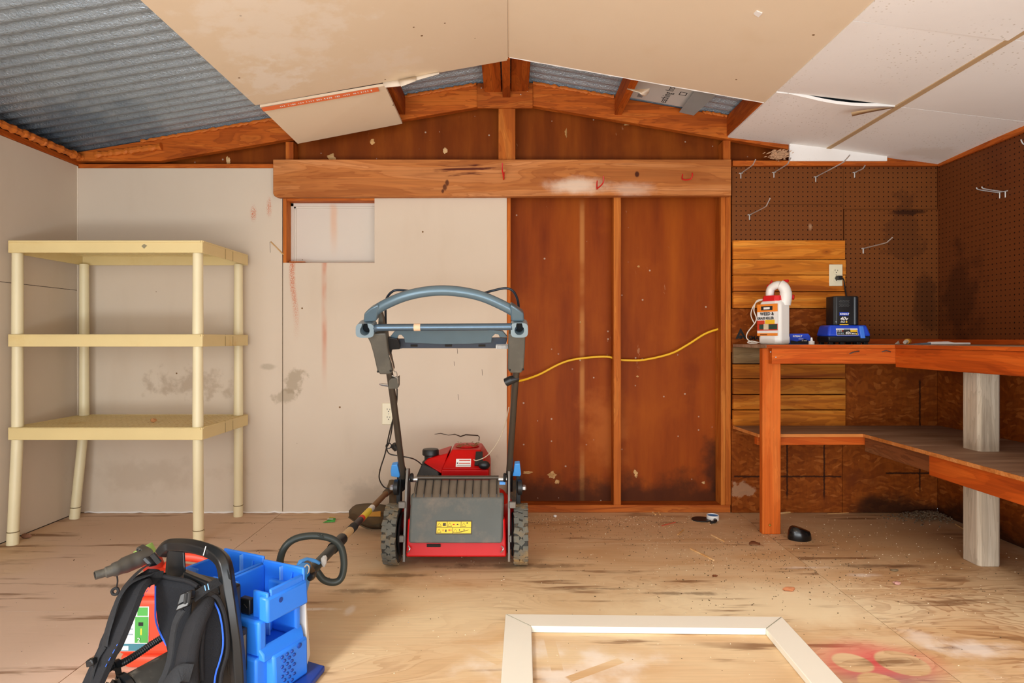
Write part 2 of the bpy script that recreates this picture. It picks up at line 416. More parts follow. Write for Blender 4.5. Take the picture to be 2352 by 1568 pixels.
def osb(name, marks):
    t = NT(name, .7, spec=.12); p = t.pos()
    dv = t.vec('ADD', p, t.scale(t.noise(p, 5, 2, out=1), (.16, .16, .16)))
    cc = t.voro(t.scale(dv, (1.0, 1.0, 2.6)), 30, out='Color'); r = t.sep(cc)
    c = t.ramp(r[0], [(.0, C('#7c3a0e')), (.45, C('#8a4310')), (.85, C('#944b16')), (1, C('#a85e26'))])
    c = t.mix(.5, c, t.ramp(t.noise(t.scale(p, (70, 70, 30)), 1, 3), [(.3, .55), (.7, 1.0)]), 'MULTIPLY')
    c = t.mix(t.step(t.noise(p, 3.2, 4, .6), .52, .75), c, C('#6a3010'))
    q = t.sep(p)
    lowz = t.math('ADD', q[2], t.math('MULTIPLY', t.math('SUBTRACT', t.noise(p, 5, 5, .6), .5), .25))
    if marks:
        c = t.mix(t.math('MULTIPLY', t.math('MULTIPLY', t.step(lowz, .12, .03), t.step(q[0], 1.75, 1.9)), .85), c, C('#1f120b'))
        c = t.mix(t.math('MULTIPLY', t.blob((1.24, YB, .12), (.07, .1, .05), .4, 1.0, 26), .6), c, C('#b89474'))
        w = t.math('MULTIPLY', t.math('SUBTRACT', t.noise(p, 60, 2), .5), .008)
        for kx, z0, z1 in ((bx(1808), 0.05, .44), (bx(1893), 0.05, .44), (bx(2112), .09, .72)):
            k = t.step(t.math('ABSOLUTE', t.math('ADD', t.math('SUBTRACT', q[0], kx), w)), .006, .003)
            k = t.math('MULTIPLY', k, t.math('MULTIPLY', t.step(q[2], z0, z0 + .06), t.step(q[2], z1, z1 - .02))); c = t.mix(t.math('MULTIPLY', k, .85), c, C('#24140c'))
        for kz, x0, x1 in ((bz(1094), 1.19, 1.775), (bz(1086), 2.0, 2.25)):
            k = t.step(t.math('ABSOLUTE', t.math('ADD', t.math('SUBTRACT', q[2], kz), w)), .006, .003)
            k = t.math('MULTIPLY', k, t.math('MULTIPLY', t.step(q[0], x0, x0 + .01), t.step(q[0], x1, x1 - .01))); c = t.mix(t.math('MULTIPLY', k, .85), c, C('#24140c'))
    else:
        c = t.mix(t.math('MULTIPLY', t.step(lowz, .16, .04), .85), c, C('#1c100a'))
    return t.done(c)
M['osb'] = osb('strand board on the back wall', True)
M['osb_right'] = osb('strand board on the right wall', False)

def galvanised():
    t = NT('galvanised corrugated metal', .4, .45); p = t.pos()
    n = t.noise(p, 55, 4, .65); c = t.mix(t.noise(p, 7, 4), C('#9cacba'), C('#bccbd6')); c = t.mix(t.math('MULTIPLY', t.step(n, .5, .7), .5), c, C('#828c93'))
    c = t.mix(t.math('MULTIPLY', t.blob((-2.05, 3.0, 1.95), (.5, .4, .2), .8, .5), .6), c, C('#5c7690'))
    t.lk(t.math('MULTIPLY_ADD', n, .25, .20), t.b.inputs['Roughness'])
    t.bump(t.noise(p, 120, 3, .6), .9, .006); return t.done(c)
M['metal_roof'] = galvanised()
M['foam'] = mat('orange expanding foam', '#c86a1c', .6, var=.25, sc=40, bump=.4, bsc=90)
M['grey_foam'] = mat('grey insulation board', '#d0d2ce', .7, var=.05, sc=10)

def floor_mat():
    t = NT('worn plywood floor', .6, spec=.3); p = t.pos(); rv = t.rand(); q = t.sep(p)
    off = t.n.new('ShaderNodeCombineXYZ'); t.lk(t.math('MULTIPLY', rv, 3.7), off.inputs[0]); t.lk(t.math('MULTIPLY', rv, 5.3), off.inputs[1])
    v = t.vec('ADD', p, off.outputs[0])
    g = t.noise(t.scale(v, (1.0, 3.4, 1)), 1.5, 4, .5, .9)
    c = t.ramp(g, [(.3, C('#d0a878')), (.5, C('#dfc096')), (.7, C('#e8cfa6'))])
    ring = t.step(t.math('FRACT', t.math('MULTIPLY', g, 17.0)), .4, 1.0)
    rmask = t.math('MAXIMUM', t.math('MULTIPLY', t.step(t.noise(v, 1.1, 2), .48, .62), .32), t.math('MULTIPLY', t.blob((1.75, 2.0, 0), (.75, .62, 1), .5, .5, 3), .55))
    c = t.mix(t.math('MULTIPLY', ring, rmask), c, C('#9a6234'))
    fine = t.noise(t.scale(v, (4, 130, 1)), 1.0, 3); c = t.mix(.25, c, t.ramp(fine, [(.3, .55), (.7, 1.0)]), 'MULTIPLY')
    # redder boards at left, darker back and right; worn middle, its sunlight painted paler
    c = t.mix(t.math('MULTIPLY', t.step(t.noise(v, .9, 3), .3, .5), t.math('MULTIPLY', t.step(q[0], -.3, -1.3), .9)), c, C('#dcc2b0'))
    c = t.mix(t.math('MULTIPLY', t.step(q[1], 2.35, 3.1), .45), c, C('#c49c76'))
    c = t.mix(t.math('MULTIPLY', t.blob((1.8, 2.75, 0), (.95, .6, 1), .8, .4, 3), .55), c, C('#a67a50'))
    c = t.mix(t.math('MULTIPLY', t.blob((.85, 2.12, 0), (.75, .28, 1), .8, .5, 4), .75), c, C('#f2e4c0'))
    c = t.mix(t.math('MULTIPLY', t.blob((0.1, 2.15, 0), (.9, .3, 1), .8, .5, 4), .4), c, C('#eedcb4'))
    # dark scuffs along the grain, more dark streaks, and the loop handle's painted shadow
    sm = t.noise(t.scale(v, (1.3, 12, 1)), 1.6, 5, .6); patch = t.noise(t.scale(v, (1, 1.6, 1)), 1.7, 3)
    c = t.mix(t.math('MULTIPLY', t.math('MULTIPLY', t.step(sm, .53, .66), t.step(patch, .46, .58)), .8), c, C('#7a5230'))
    for cx, cy, rx, ry in ((.62, 2.23, .22, .02), (.34, 2.27, .18, .016), (1.55, 2.5, .3, .03), (1.6, 2.27, .12, .012), (-.45, 2.4, .22, .02), (-1.4, 2.3, .35, .03), (-1.35, 3.08, .14, .02), (.0, 2.5, .4, .04), (-.55, 2.25, .14, .03)):  # last streak is the loop handle's cast shadow put into the colour
        c = t.mix(t.math('MULTIPLY', t.blob((cx, cy, 0), (rx, ry, 1), .8, .9, 9), .6), c, C('#5f4630'))
    # overspray: white haze with masked bars, and a red-violet burst with round can marks
    wh = t.math('MULTIPLY', t.blob((.15, 1.72, 0), (.34, .2, 1), .9, .9, 6), t.step(t.noise(p, 7, 4), .35, .6))
    def bar(cx, cy, hx, hy, a):
        d = t.vec('SUBTRACT', p, (cx, cy, 0)); s = t.sep(d); ca, sa = math.cos(a), math.sin(a)
        u = t.math('ADD', t.math('MULTIPLY', s[0], ca), t.math('MULTIPLY', s[1], sa)); w = t.math('SUBTRACT', t.math('MULTIPLY', s[1], ca), t.math('MULTIPLY', s[0], sa))
        return t.math('MULTIPLY', t.step(t.math('ABSOLUTE', u), hx, hx * .9), t.step(t.math('ABSOLUTE', w), hy, hy * .85))
    for b in (bar(.125, 1.83, .018, .13, .06), bar(.24, 1.715, .1, .016, .55), bar(-.1, 1.81, .1, .015, -.7)):
        wh = t.math('MULTIPLY', wh, t.math('SUBTRACT', 1.0, b))
    c = t.mix(t.math('MULTIPLY', wh, .8), c, C('#efe6da'))
    for cx, cy, rx, ry, a in ((1.4, 1.83, .14, .07, .7), (1.27, 1.9, .1, .08, .5), (1.55, 1.70, .2, .08, .55), (1.4, 2.4, .1, .03, .6), (-.68, 2.1, .1, .014, .8), (-.55, 2.09, .02, .05, .6), (1.2, 2.48, .12, .02, .5)):
        c = t.mix(t.math('MULTIPLY', t.blob((cx, cy, 0), (rx, ry, 1), .9, .8, 8), a), c, C('#f1e8de'))
    red = t.blob((1.04, 1.745, 0), (.25, .175, 1), .8, .16, 6)
    for cx, cy, rr in ((.984, 1.752, .054), (1.125, 1.75, .070), (1.00, 1.642, .058)):
        red = t.math('MULTIPLY', red, t.step(t.vec('LENGTH', t.vec('SUBTRACT', p, (cx, cy, 0)), out=1), rr - .006, rr + .004))
    c = t.mix(t.math('MULTIPLY', red, .75), c, t.mix(t.step(q[1], 1.74, 1.62), C('#d84a56'), C('#7c4a78')))
    # knots and grit
    sp = t.voro(p, 42); rn = t.sep(t.voro(p, 42, out='Color'))
    c = t.mix(t.math('MULTIPLY', t.step(sp, .10, .05), t.step(rn[0], .8, .85)), c, C('#4a3422'))
    c = t.mix(t.math('MULTIPLY', t.math('MULTIPLY', t.step(sp, .09, .05), t.step(rn[1], .88, .92)), .8), c, C('#efe9e0'))
    t.bump(t.math('ADD', fine, ring), .12, .001); return t.done(c)
M['floor'] = floor_mat()
M['joint'] = mat('pale joint dirt', '#a08c70', .9)
M['seam'] = mat('dark joint dirt', '#3a2718', .9)
M['cream_plastic'] = mat('yellowed cream plastic', '#e0cb92', .45, var=.12, sc=4, dirt='#cfa95c', dirt_amt=.35, dirt_sc=3)
M['cream_leg'] = mat('cream plastic tube', '#e8dcb4', .4, var=.1, sc=5, dirt='#d0b070', dirt_amt=.25, dirt_sc=4)
M['ring'] = mat('dirty joint ring', '#7d6a44', .7)
M['red'] = mat('red painted mower plastic', '#c00606', .38, var=.08, dirt='#8e2212', dirt_amt=.15, dirt_sc=9, spec=.25)
M['red_dark'] = mat('shadowed red housing', '#a81010', .4)
M['steel_grey'] = mat('grey painted handle', '#5e7480', .32, .3, var=.08, sc=20)
M['steel_blue'] = mat('worn steel crossbar', '#5d7284', .28, .6, var=.12, sc=30)
M['grip'] = mat('dusty grey plastic grip', '#57544c', .55, var=.12, sc=18, dirt='#6f6a5c', dirt_amt=.4, dirt_sc=10)
M['tubebar'] = mat('bronze handle tube', '#4c443b', .4, .4, var=.15, sc=20)
M['black'] = mat('black plastic', '#16181a', .42, var=.15)
M['black_soft'] = mat('black rubber', '#202122', .75, var=.2, sc=40)
M['flap'] = mat('dusty grey flap', '#565a56', .55, var=.15, sc=10, dirt='#82766a', dirt_amt=.44, dirt_sc=7)
M['rib'] = mat('dusty flap top', '#6e6050', .8, var=.25, sc=25)
M['bracket'] = mat('dirty metal bracket', '#75706a', .5, .4, var=.2, sc=30, dirt='#8a765c', dirt_amt=.4, dirt_sc=14)
M['tyre'] = mat('muddy tyre rubber', '#3a3a36', .85, var=.2, sc=25, dirt='#8a6a42', dirt_amt=.42, dirt_sc=12)
M['tyre_side'] = mat('black tyre wall', '#1c1b1a', .7, var=.2)
M['lug'] = mat('dusty tread blocks', '#62625a', .85, var=.25, sc=30, dirt='#a08050', dirt_amt=.46, dirt_sc=10)
M['blue_lever'] = mat('light blue plastic', '#4a9ae8', .4, var=.06)
M['chrome'] = mat('bright metal', '#b8bcc0', .25, .9, var=.08)
M['yellow_label'] = mat('yellow warning label', '#f0d23c', .55, var=.05)
M['label_dark'] = mat('label border', '#4c4030', .6)
M['white_label'] = mat('white label', '#eceae6', .5, var=.03)
M['label_red'] = mat('red label print', '#cc3a20', .6)
M['label_blue'] = mat('blue grey label', '#8fa0ac', .5)
M['tape'] = mat('tan tape', '#e2bd98', .6, var=.06)
M['cable'] = mat('black cable', '#2a2622', .5)
M['cord'] = mat('pale pull cord', '#cdbca2', .8, var=.1)
M['blue'] = mat('bright blue moulded plastic', '#2a80f2', .38, var=.07, sc=8)
M['blue_dark'] = mat('deep blue foot plate', '#16409c', .45, var=.15)
M['harness'] = mat('black harness frame', '#15181b', .33, var=.15, sc=10, dirt='#2e2c27', dirt_amt=.2, dirt_sc=8)
M['fabric'] = mat('black woven padding', '#14151a', .85, var=.25, sc=60, bump=.5, bsc=420)
M['mesh'] = mat('black mesh lining', '#0e1118', .9, var=.4, sc=160, bump=.9, bsc=300)
M['webbing'] = mat('black webbing', '#1c1e22', .8, var=.25, sc=110, bump=.6, bsc=300)
M['piping'] = mat('blue piping', '#2a62d8', .6)
M['tube_dust'] = mat('dusty black blower tube', '#33322f', .6, var=.2, sc=60, dirt='#8b8478', dirt_amt=.42, dirt_sc=22)
M['can_red'] = mat('orange red fuel can', '#e8482a', .42, var=.06, sc=6)
M['spout'] = mat('dusty grey spout', '#4d4a44', .5, var=.15, sc=16, dirt='#7a7466', dirt_amt=.35, dirt_sc=12)
M['lime'] = mat('lime green collar', '#a5d873', .5, var=.05)
M['label_green'] = mat('green label print', '#4fa64a', .55)
M['label_teal'] = mat('teal label print', '#3f7c8c', .55)
M['shaft_tan'] = mat('tan trimmer shaft', '#c9aa7c', .5, var=.08)
M['shaft_brown'] = mat('dusty brown trimmer shaft', '#7d5a34', .65, var=.2, sc=25)
M['guard'] = mat('dusty brown guard', '#5a4a34', .75, var=.25, sc=15, dirt='#73603f', dirt_amt=.4, dirt_sc=7)
M['handle_steel'] = mat('dark rubber loop handle', '#39413f', .4, .2, var=.12, sc=20)
M['white_frame'] = mat('ivory white painted frame', '#ebe8da', .5, var=.03, sc=5, dirt='#d6d2bc', dirt_amt=.2, dirt_sc=4)
M['jug'] = mat('white jug plastic', '#eceae4', .4, var=.03)
M['jug_red'] = mat('red pump plastic', '#d61c20', .35, var=.05)
M['clear'] = mat('milky hose', '#d8cfc2', .4, var=.05)
M['label_orange'] = mat('orange label print', '#ef8a2a', .5, var=.08, sc=30)
M['label_yellow'] = mat('label yellow', '#efc02c', .5)
M['charger_blue'] = mat('royal blue plastic', '#1e48c8', .4, var=.05)
M['ivory'] = mat('ivory outlet plastic', '#e8dfc0', .4, var=.03)
M['peg_steel'] = mat('peg hook steel', '#d4d8d8', .3, .5, var=.1)
M['red_vinyl'] = mat('red vinyl hook', '#c8231c', .4)
M['yellow_cable'] = mat('yellow sheathed cable', '#e8b414', .45, var=.06)
M['insul'] = mat('dusty pink insulation', '#c49a76', .95, var=.25, sc=30)
M['stone'] = mat('reddish stone chip', '#b07048', .85, var=.2, sc=60)
M['leaf'] = mat('dead brown leaf', '#6e3a18', .7, var=.25, sc=60)
M['grit'] = mat('brown grit', '#5c4a30', .9, var=.5, sc=50)
M['saw'] = mat('pale sawdust', '#d2c3a4', .9, var=.2, sc=50)
M['cap_blue'] = mat('blue cap inside', '#2a7cd0', .5)
M['red_stick'] = mat('red stained splinter', '#c0583a', .7, var=.2, sc=40)
M['window_white'] = drywall_mat('whitewashed window pane', ('#ddd4c8', '#d4cabd', '#c8bbac'), [wet_run(bx(757), 1.66, 1.34, .03, '#dcae8c', .65)])

# ================================================================== the setting
XL, XR = bx(178), 2.28
YN = -.80                       # the shed runs on behind the viewer to its open doorway
# ---- floor: plywood sheets over a joist bed
floor = obj('floor', MB().box(XL - .12, XR + .12, YN, 3.40, -.08, -.0185), M['seam'], kind='structure')
for x0, x1, ys in ((XL, -1.223, (YN, .86, 2.08, 3.30, 3.36)), (-1.22, 1.219, (YN, .33, 1.55, 2.772, 3.36)), (1.222, XR, (YN, 1.05, 2.27, 3.36))):
    for a, b in zip(ys[:-1], ys[1:]):
        obj('plywood_sheet', MB().box(x0, x1, a + .001, b - .001, -.018, 0), M['floor'], floor)

# ---- roof and ceiling
def roof(x, z0=2.33): return z0 - .17 * abs(x + .01)
ceiling = structure('ceiling')
rows = []
n = int((3.42 - YN) / .068 * 8)
for i in range(n):
    y = YN + i * .068 / 8
    dz = .0085 * math.sin(2 * math.pi * i / 8)
    rows.append([(x, y, roof(x) + dz) for x in (-2.46, -1.2, -.01, 1.2, 2.46)])
mb = MB().grid(rows); obj('metal_sheet', mb, M['metal_roof'], ceiling, solid=.0015)

def slab(x0, x1, y0, y1, zf, th):
    """a board hung under the roof: its underside follows zf(x, y)"""
    m = MB(); nx, ny = 8, 8; lo = []; 
    for j in range(ny + 1):
        lo.append([(x0 + (x1 - x0) * i / nx, y0 + (y1 - y0) * j / ny) for i in range(nx + 1)])
    m.grid([[(x, y, zf(x, y) + th / 2) for x, y in r] for r in lo]); return m
def dz(x, y=0): return 2.213 - .178 * abs(x + .01)
obj('drywall_panel', slab(-1.172, -.0115, YN, 2.80, lambda x, y: dz(x) - .004, .012), M['ceiling_drywall'], ceiling, solid=.012, smooth=False)
obj('drywall_panel', slab(-.0088, 1.158, YN, 2.775, lambda x, y: dz(x), .012), M['ceiling_drywall'], ceiling, solid=.012, smooth=False)
# broken gypsum along the far edge of the right hand sheet, torn paper along the left
m = MB(); m2 = MB()
pts = []
for i in range(41):
    x = -.004 + 1.16 * i / 40
    pts.append((x, 2.777 + .004 * mnoise.noise(Vector((x * 30, 3, 0))), dz(x) + .004 + .002 * mnoise.noise(Vector((x * 22, 0, 0)))))
obj('broken_edge', MB().tube(pts, .0062, 6), M['gypsum'], ceiling)
# purlins running front to back (24 inch spacing) between drywall and metal
for x, y1 in ((-1.150, 3.25), (-.578, 3.25), (.575, 3.25), (1.172, 3.25)):
    b = dz(x) + .013 if abs(x) < 1 else dz(x) + .008
    obj('purlin', MB().prism([(x - .019, b), (x + .019, b), (x + .019, roof(x) - .012), (x - .019, roof(x) - .012)], 'y', YN, y1), M['stud_y'], ceiling, bevel=.002)
for x0, x1, z0, ya in ((-.137, -.047, 2.236, YN), (-.040, .000, 2.208, 2.785), (.004, .096, 2.24, YN)):
    obj('ridge_board', MB().box(x0, x1, ya, 3.236, z0, z0 + (.038 if x1 - x0 > .05 else .089)), M['stud_y'], ceiling, bevel=.002)
# gable rafters against the back wall
for s in (-1, 1):
    x0, x1 = (.02, 2.36)
    zt = lambda x: roof(s * x) - .016
    xc = x0 + (zt(x0) - .121 - 1.878) / .17
    obj('rafter', MB().prism([(s * x0, zt(x0)), (s * x1, zt(x1)), (s * x1, 1.878), (s * xc, 1.878), (s * x0, zt(x0) - .121)], 'y', 3.246, 3.284), M['stud_x'], ceiling, bevel=.002)
obj('gusset_plate', MB().box(bx(1097), bx(1223), 3.228, 3.245, bz(252), bz(196)), M['stud_x'], ceiling, bevel=.0015)
for px, py in ((1106, 207), (1117, 209), (1123, 214), (1148, 205), (1161, 221), (1196, 222), (1211, 214), (1213, 206)):
    obj('nail_head', MB().ball((bx(px), 3.227, bz(py)), (.003, .002, .003), 8, 6), M['peg_steel'], ceiling)
# expanding foam squeezed out along the rafters and along the left eave
def foam_run(f, n, r, seed):
    P = []; R = []
    for i in range(n):
        p = f(i / (n - 1)); w = mnoise.noise(Vector((i * .55, seed, 0))); P.append(Vector(p) + Vector((0, 0, .006 * w))); R.append(r * (1 + .75 * mnoise.noise(Vector((i * .35, seed + 5, 1)))))
    return MB().tube(P, R, 7)
obj('foam_bead', foam_run(lambda t: (-.18 - t * .42, 3.236, roof(-.18 - t * .42) - .020), 60, .009, 1), M['foam'], ceiling)
obj('foam_bead', foam_run(lambda t: (-1.21 - t * .75, 3.238, roof(-1.21 - t * .75) - .020), 80, .008, 2), M['foam'], ceiling)
obj('foam_bead', foam_run(lambda t: (.12 + t * .43, 3.236, roof(.12 + t * .43) - .020), 60, .009, 3), M['foam'], ceiling)
obj('foam_bead', foam_run(lambda t: (1.02 + t * .13, 3.236, roof(1.02 + t * .13) - .020), 24, .008, 4), M['foam'], ceiling)
obj('foam_bead', foam_run(lambda t: (XL + .03, 3.24 - t * .95, 1.893), 120, .017, 6), M['foam'], ceiling)
obj('foam_bead', foam_run(lambda t: (-2.2 + t * .35, 3.235, 1.905 + t * .045), 40, .016, 9), M['foam'], ceiling)
# short drywall offcut, nailed from the sheet down to the rafter
A = [W(597, 246, 2.81), W(884, 197, 2.81), W(924, 284, 3.20), W(684, 330, 3.20)]
up = Vector((0, 0, .012))
off = obj('drywall_offcut', MB().hexa(A, [p + up for p in A]), M['ceiling_drywall'], ceiling)
# printed tape along the offcut's near edge
e0, e1 = W(600, 247, 2.80), W(868, 199.5, 2.80)
d = (e1 - e0); dn = d.normalized()
q = [e0 + Vector((0, 0, -.002)), e1 + Vector((0, 0, -.002)), e1 + Vector((0, .030, -.0085)), e0 + Vector((0, .026, -.0085))]
tp = obj('printed_tape', MB().hexa(q, [p + Vector((0, 0, .001)) for p in q]), M['orange_print'], ceiling)
wl = MB()
for k in range(46):
    t0 = .16 + .80 * k / 46 + rnd.uniform(-.004, .004)
    if k % 9 in (3, 8): continue
    p = e0 + d * t0 + Vector((0, .012, -.0062)); L = .006
    wl.boxm(Matrix.Translation(p) @ Matrix.Rotation(math.atan2(d.z, d.x) * -1, 4, 'Y'), L * rnd.uniform(.4, 1), rnd.uniform(.006, .014), .0012)
obj('printed_marks', wl, M['white_print'], tp)
# torn paper flaps hanging from the drywall edges
def flap(pts, th=.0015, name='torn_paper'):
    obj(name, MB().grid(pts), M['paper'], ceiling, solid=th)
flap([[W(878, 186, 2.80), W(915, 182, 2.80), W(960, 172, 2.80), W(1010, 165, 2.79)], [W(884, 201, 2.80), W(918, 198, 2.78), W(948, 187, 2.78), W(1008, 170, 2.78)]])
flap([[W(914, 184, 2.79), W(940, 178, 2.79), W(956, 175, 2.79)], [W(921, 199, 2.75), W(944, 190, 2.75), W(955, 186, 2.76)]])
flap([[W(1440, 204, 2.775), W(1460, 206, 2.775), W(1486, 207, 2.775)], [W(1462, 211, 2.74), W(1474, 213, 2.73), W(1492, 204, 2.74)], [W(1478, 220, 2.76), W(1484, 219, 2.75), W(1490, 212, 2.75)]], .004)
def CE(px, py, drop=.004):
    Y = (2.213 - drop - H - .00178) / ((CY - py) / F + .178 * (px - CX) / F); return W(px, py, Y)
cq = [CE(x, y) for x, y in ((1731, 33), (1742, 40), (1751, 31), (1738, 26))]
obj('torn_paper', MB().hexa(cq, [v + Vector((0, 0, .01)) for v in cq]), M['gypsum'], ceiling)
# fibre tiles on the right slope, two feet square, some sagging
def tz(x, y): return 2.001 - .118 * (x - 1.16)
tiles = []
ysplit = (3.245, 2.65, 2.055, 1.45, .85, .25, -.30, YN)
for ci, (x0, x1) in enumerate(((1.158, 1.678), (1.694, XR - .004))):
    for ri in range(len(ysplit) - 1):
        y1, y0 = ysplit[ri] - .0015, ysplit[ri + 1] + .0015
        def zf(x, y, ci=ci, ri=ri, x0=x0, x1=x1, y0=y0, y1=y1):
            u = (x - x0) / (x1 - x0); v = (y - y0) / (y1 - y0)
            s = .006 * math.sin(math.pi * u) * math.sin(math.pi * v)
            if (ci, ri) == (0, 0): s += .019 * max(0, math.sin(math.pi * min(1, max(0, (u - .15) / .8)))) * (1 - v) ** 3
            if (ci, ri) == (0, 1): s -= .004 * (v ** 4)
            if (ci, ri) == (1, 0): s += .014 * (v ** 2) * u
            if (ci, ri) == (0, 2): s += .006 * u * v ** 3
            return tz(x, y) - s
        obj('ceiling_tile', slab(x0, x1, y0, y1, zf, .013), M['tile'], ceiling, solid=.013, smooth=False)
obj('joint_strip', MB().hexa([(1.673, YN, tz(1.676, 0) - .0035), (1.697, YN, tz(1.696, 0) - .0035), (1.697, 3.24, tz(1.696, 0) - .0035), (1.673, 3.24, tz(1.676, 0) - .0035)],
                             [(1.676, YN, tz(1.676, 0) + .014), (1.696, YN, tz(1.696, 0) + .014), (1.696, 3.24, tz(1.696, 0) + .014), (1.676, 3.24, tz(1.676, 0) + .014)]), M['tan_strip'], ceiling)
obj('torn_tile_paper', MB().grid([[W(1955, 258, 2.63), W(1990, 252, 2.63), W(2040, 247, 2.63)], [W(1957, 267, 2.66), W(1992, 259, 2.66), W(2056, 247, 2.66)]]), M['tan_strip'], ceiling, solid=.001)
obj('tile_offcut', MB().box(bx(1808), bx(2030), 3.226, 3.239, bz(373), bz(334)), M['tile'], ceiling, bevel=.001)
# insulation board showing between purlins
Zi = lambda x: roof(x) - .022
ib = obj('insulation_board', MB().hexa([(.60, 2.6, Zi(.6)), (.985, 2.6, Zi(.985)), (.93, 3.215, Zi(.93)), (.60, 3.205, Zi(.6))], [(.60, 2.6, Zi(.6) + .006), (.985, 2.6, Zi(.985) + .006), (.93, 3.215, Zi(.93) + .006), (.60, 3.205, Zi(.6) + .006)]), M['grey_foam'], ceiling)
ib2 = obj('insulation_board', MB().hexa([(.90, 2.6, Zi(.9) - .012), (1.04, 2.6, Zi(1.04) - .012), (.975, 3.24, Zi(.975) - .024), (.895, 3.23, Zi(.895) - .024)], [(.90, 2.6, Zi(.9) - .010), (1.04, 2.6, Zi(1.04) - .010), (.975, 3.24, Zi(.975) - .022), (.895, 3.23, Zi(.895) - .022)]), mat('bluish foil facing', '#9aa3a4', .5), ceiling)
lettering('eathing Insulation', (.815, 3.20, Zi(.815)), (0, -1, 0), (-1, 0, .17), .058, M['black_print'], ib, squeeze=.8)
for yy in (3.18, 3.165, 3.15, 3.135, 3.12):
    lettering('||', (.68, yy, Zi(.69)), (0, -1, 0), (-1, 0, .17), .03, M['black_print'], ib)
lettering('\u25a1', (.885, 3.08, Zi(.885)), (0, -1, 0), (-1, 0, .17), .05, M['black_print'], ib)

# ---- back wall
wb = structure('wall_back')
# drywall: a whole sheet, then a sheet notched round the window
obj('drywall_panel', MB().box(XL, bx(648), YB, YB + .012, 0.004, bz(386)), M['drywall'], wb, bevel=.001)
zt_, zb_ = bz(455), bz(603); xw = bx(860)
obj('drywall_panel', MB().prism([(bx(650), .004), (bx(1164), .004), (bx(1164), 1.80), (xw, 1.80), (xw, zb_), (bx(650), zb_)], 'y', YB, YB + .012), M['drywall'], wb, bevel=.001)
obj('drywall_strip', MB().box(bx(650), xw, YB, YB + .012, zt_ + .002, 1.80), M['drywall'], wb)
m = MB().tube([(bx(648.8), YB + .001, z * .09 + .004) for z in range(15)], .0009, 5); obj('joint_line', m, M['joint'], wb)
obj('floor_caulk', foam_run(lambda t: (XL + .04 + t * 2.2, YB - .002, .005), 90, .0045, 12), M['gypsum'], wb)
# crack and broken corner in the drywall behind the mower
P = [(998, 997), (1012, 995), (1030, 999), (1045, 997), (1058, 1002), (1070, 998), (1085, 999), (1098, 1000)]
obj('crack', MB().tube([Vector((bx(a), YB - .0005, bz(b))) for a, b in P], [.001, .002, .0015, .0022, .003, .0035, .0032, .003], 5), M['seam'], wb)
obj('crack', MB().tube([Vector((bx(a), YB - .0005, bz(b))) for a, b in ((1098, 1000), (1101, 1003), (1100, 1012))], .0022, 5), M['seam'], wb)
for px, py0, py1 in ((1050, 800, 812), (1052, 905, 918), (1043, 830, 840), (1107, 848, 862), (620, 555, 580)):
    obj('scratch', MB().tube([Vector((bx(px), YB - .0004, bz(py0))), Vector((bx(px + 1), YB - .0004, bz(py1)))], .0009, 4), M['seam'], wb)
obj('scratch', MB().tube([Vector((bx(622), YB - .002, bz(555))), Vector((bx(652), YB - .002, bz(585)))], .0035, 5), M['splinter'], wb)
# open stud bays with sheathing behind
YS = 3.352
obj('sheathing_panel', MB().box(-.06, bx(1419), YS, YS + .01, 0, 1.90), M['sheathing'], wb)
obj('sheathing_panel', MB().box(bx(1419), 1.20, YS, YS + .01, 0, 1.90), M['sheathing'], wb)
obj('sheathing_panel', MB().box(1.20, 2.40, YS, YS + .01, 0, 1.90), M['gable_board'], wb)
obj('sheathing_panel', MB().box(-2.40, -1.23, YS, YS + .01, 0, 1.90), M['gable_board'], wb)
for x0, x1, xa, xb in ((-2.40, -1.16, 0, 0), (-1.16, -.02, 0, 0), (-.02, 1.18, 0, 0), (1.18, 2.40, 0, 0)):
    obj('gable_panel', MB().prism([(x0, 1.80), (x1, 1.80), (x1, roof(x1) - .02), (x0, roof(x0) - .02)], 'y', YS - .004, YS + .008), M['gable_board'], wb)
for x0, x1 in ((bx(1162), bx(1173)), (bx(1410), bx(1427)), (bx(1657), bx(1668)), (bx(1668.5), bx(1680))):
    obj('stud', MB().box(x0, x1, 3.264, YS - .001, .04, 1.85), M['stud'], wb, bevel=.0015)
obj('bottom_plate', MB().box(bx(1166), bx(1679), 3.262, YS - .001, .001, .04), M['stud_x'], wb, bevel=.0015)
obj('top_plate', MB().box(XL, bx(1680), 3.262, YS - .006, 1.842, 1.866), M['stud_x'], wb, bevel=.0015)
obj('top_plate', MB().box(bx(1680), XR, 3.235, YS - .006, bz(383), bz(371)), M['stud_x'], wb, bevel=.0015)
obj('stud', MB().box(-.063, .027, 3.248, 3.286, 1.86, bz(250)), M['stud'], wb, bevel=.0015)
for a, b in ((654, 672), (1663, 1680)):
    obj('stud', MB().box(bx(a), bx(b), 3.268, YS - .006, 1.86, roof(bx(a)) - .14), M['stud'], wb, bevel=.0015)
for px, py, a, b in ((762, 362, .018, .02), (855, 326, .014, .016), (1022, 346, .012, .016), (1440, 283, .02, .009), (525, 370, .012, .018), (1300, 305, .006, .02)):
    q = W(px, py, YS - .005); obj('splintered_spot', MB().ball(q, (a, .004, b), 10, 8, .9, px), M['splinter'], wb)
for px, py, a, b in ((1268, 1090, .022, .022), (1280, 1106, .015, .014), (1460, 1088, .014, .028), (1467, 612, .008, .008), (1333, 740, .006, .007), (1616, 1108, .014, .007), (1464, 864, .008, .007), (1212, 1085, .03, .009)):
    q = W(px, py, YS - .001); obj('splintered_spot', MB().ball(q, (a * .7, .004, b * .7), 10, 8, 1.1, px), M['splinter'], wb)
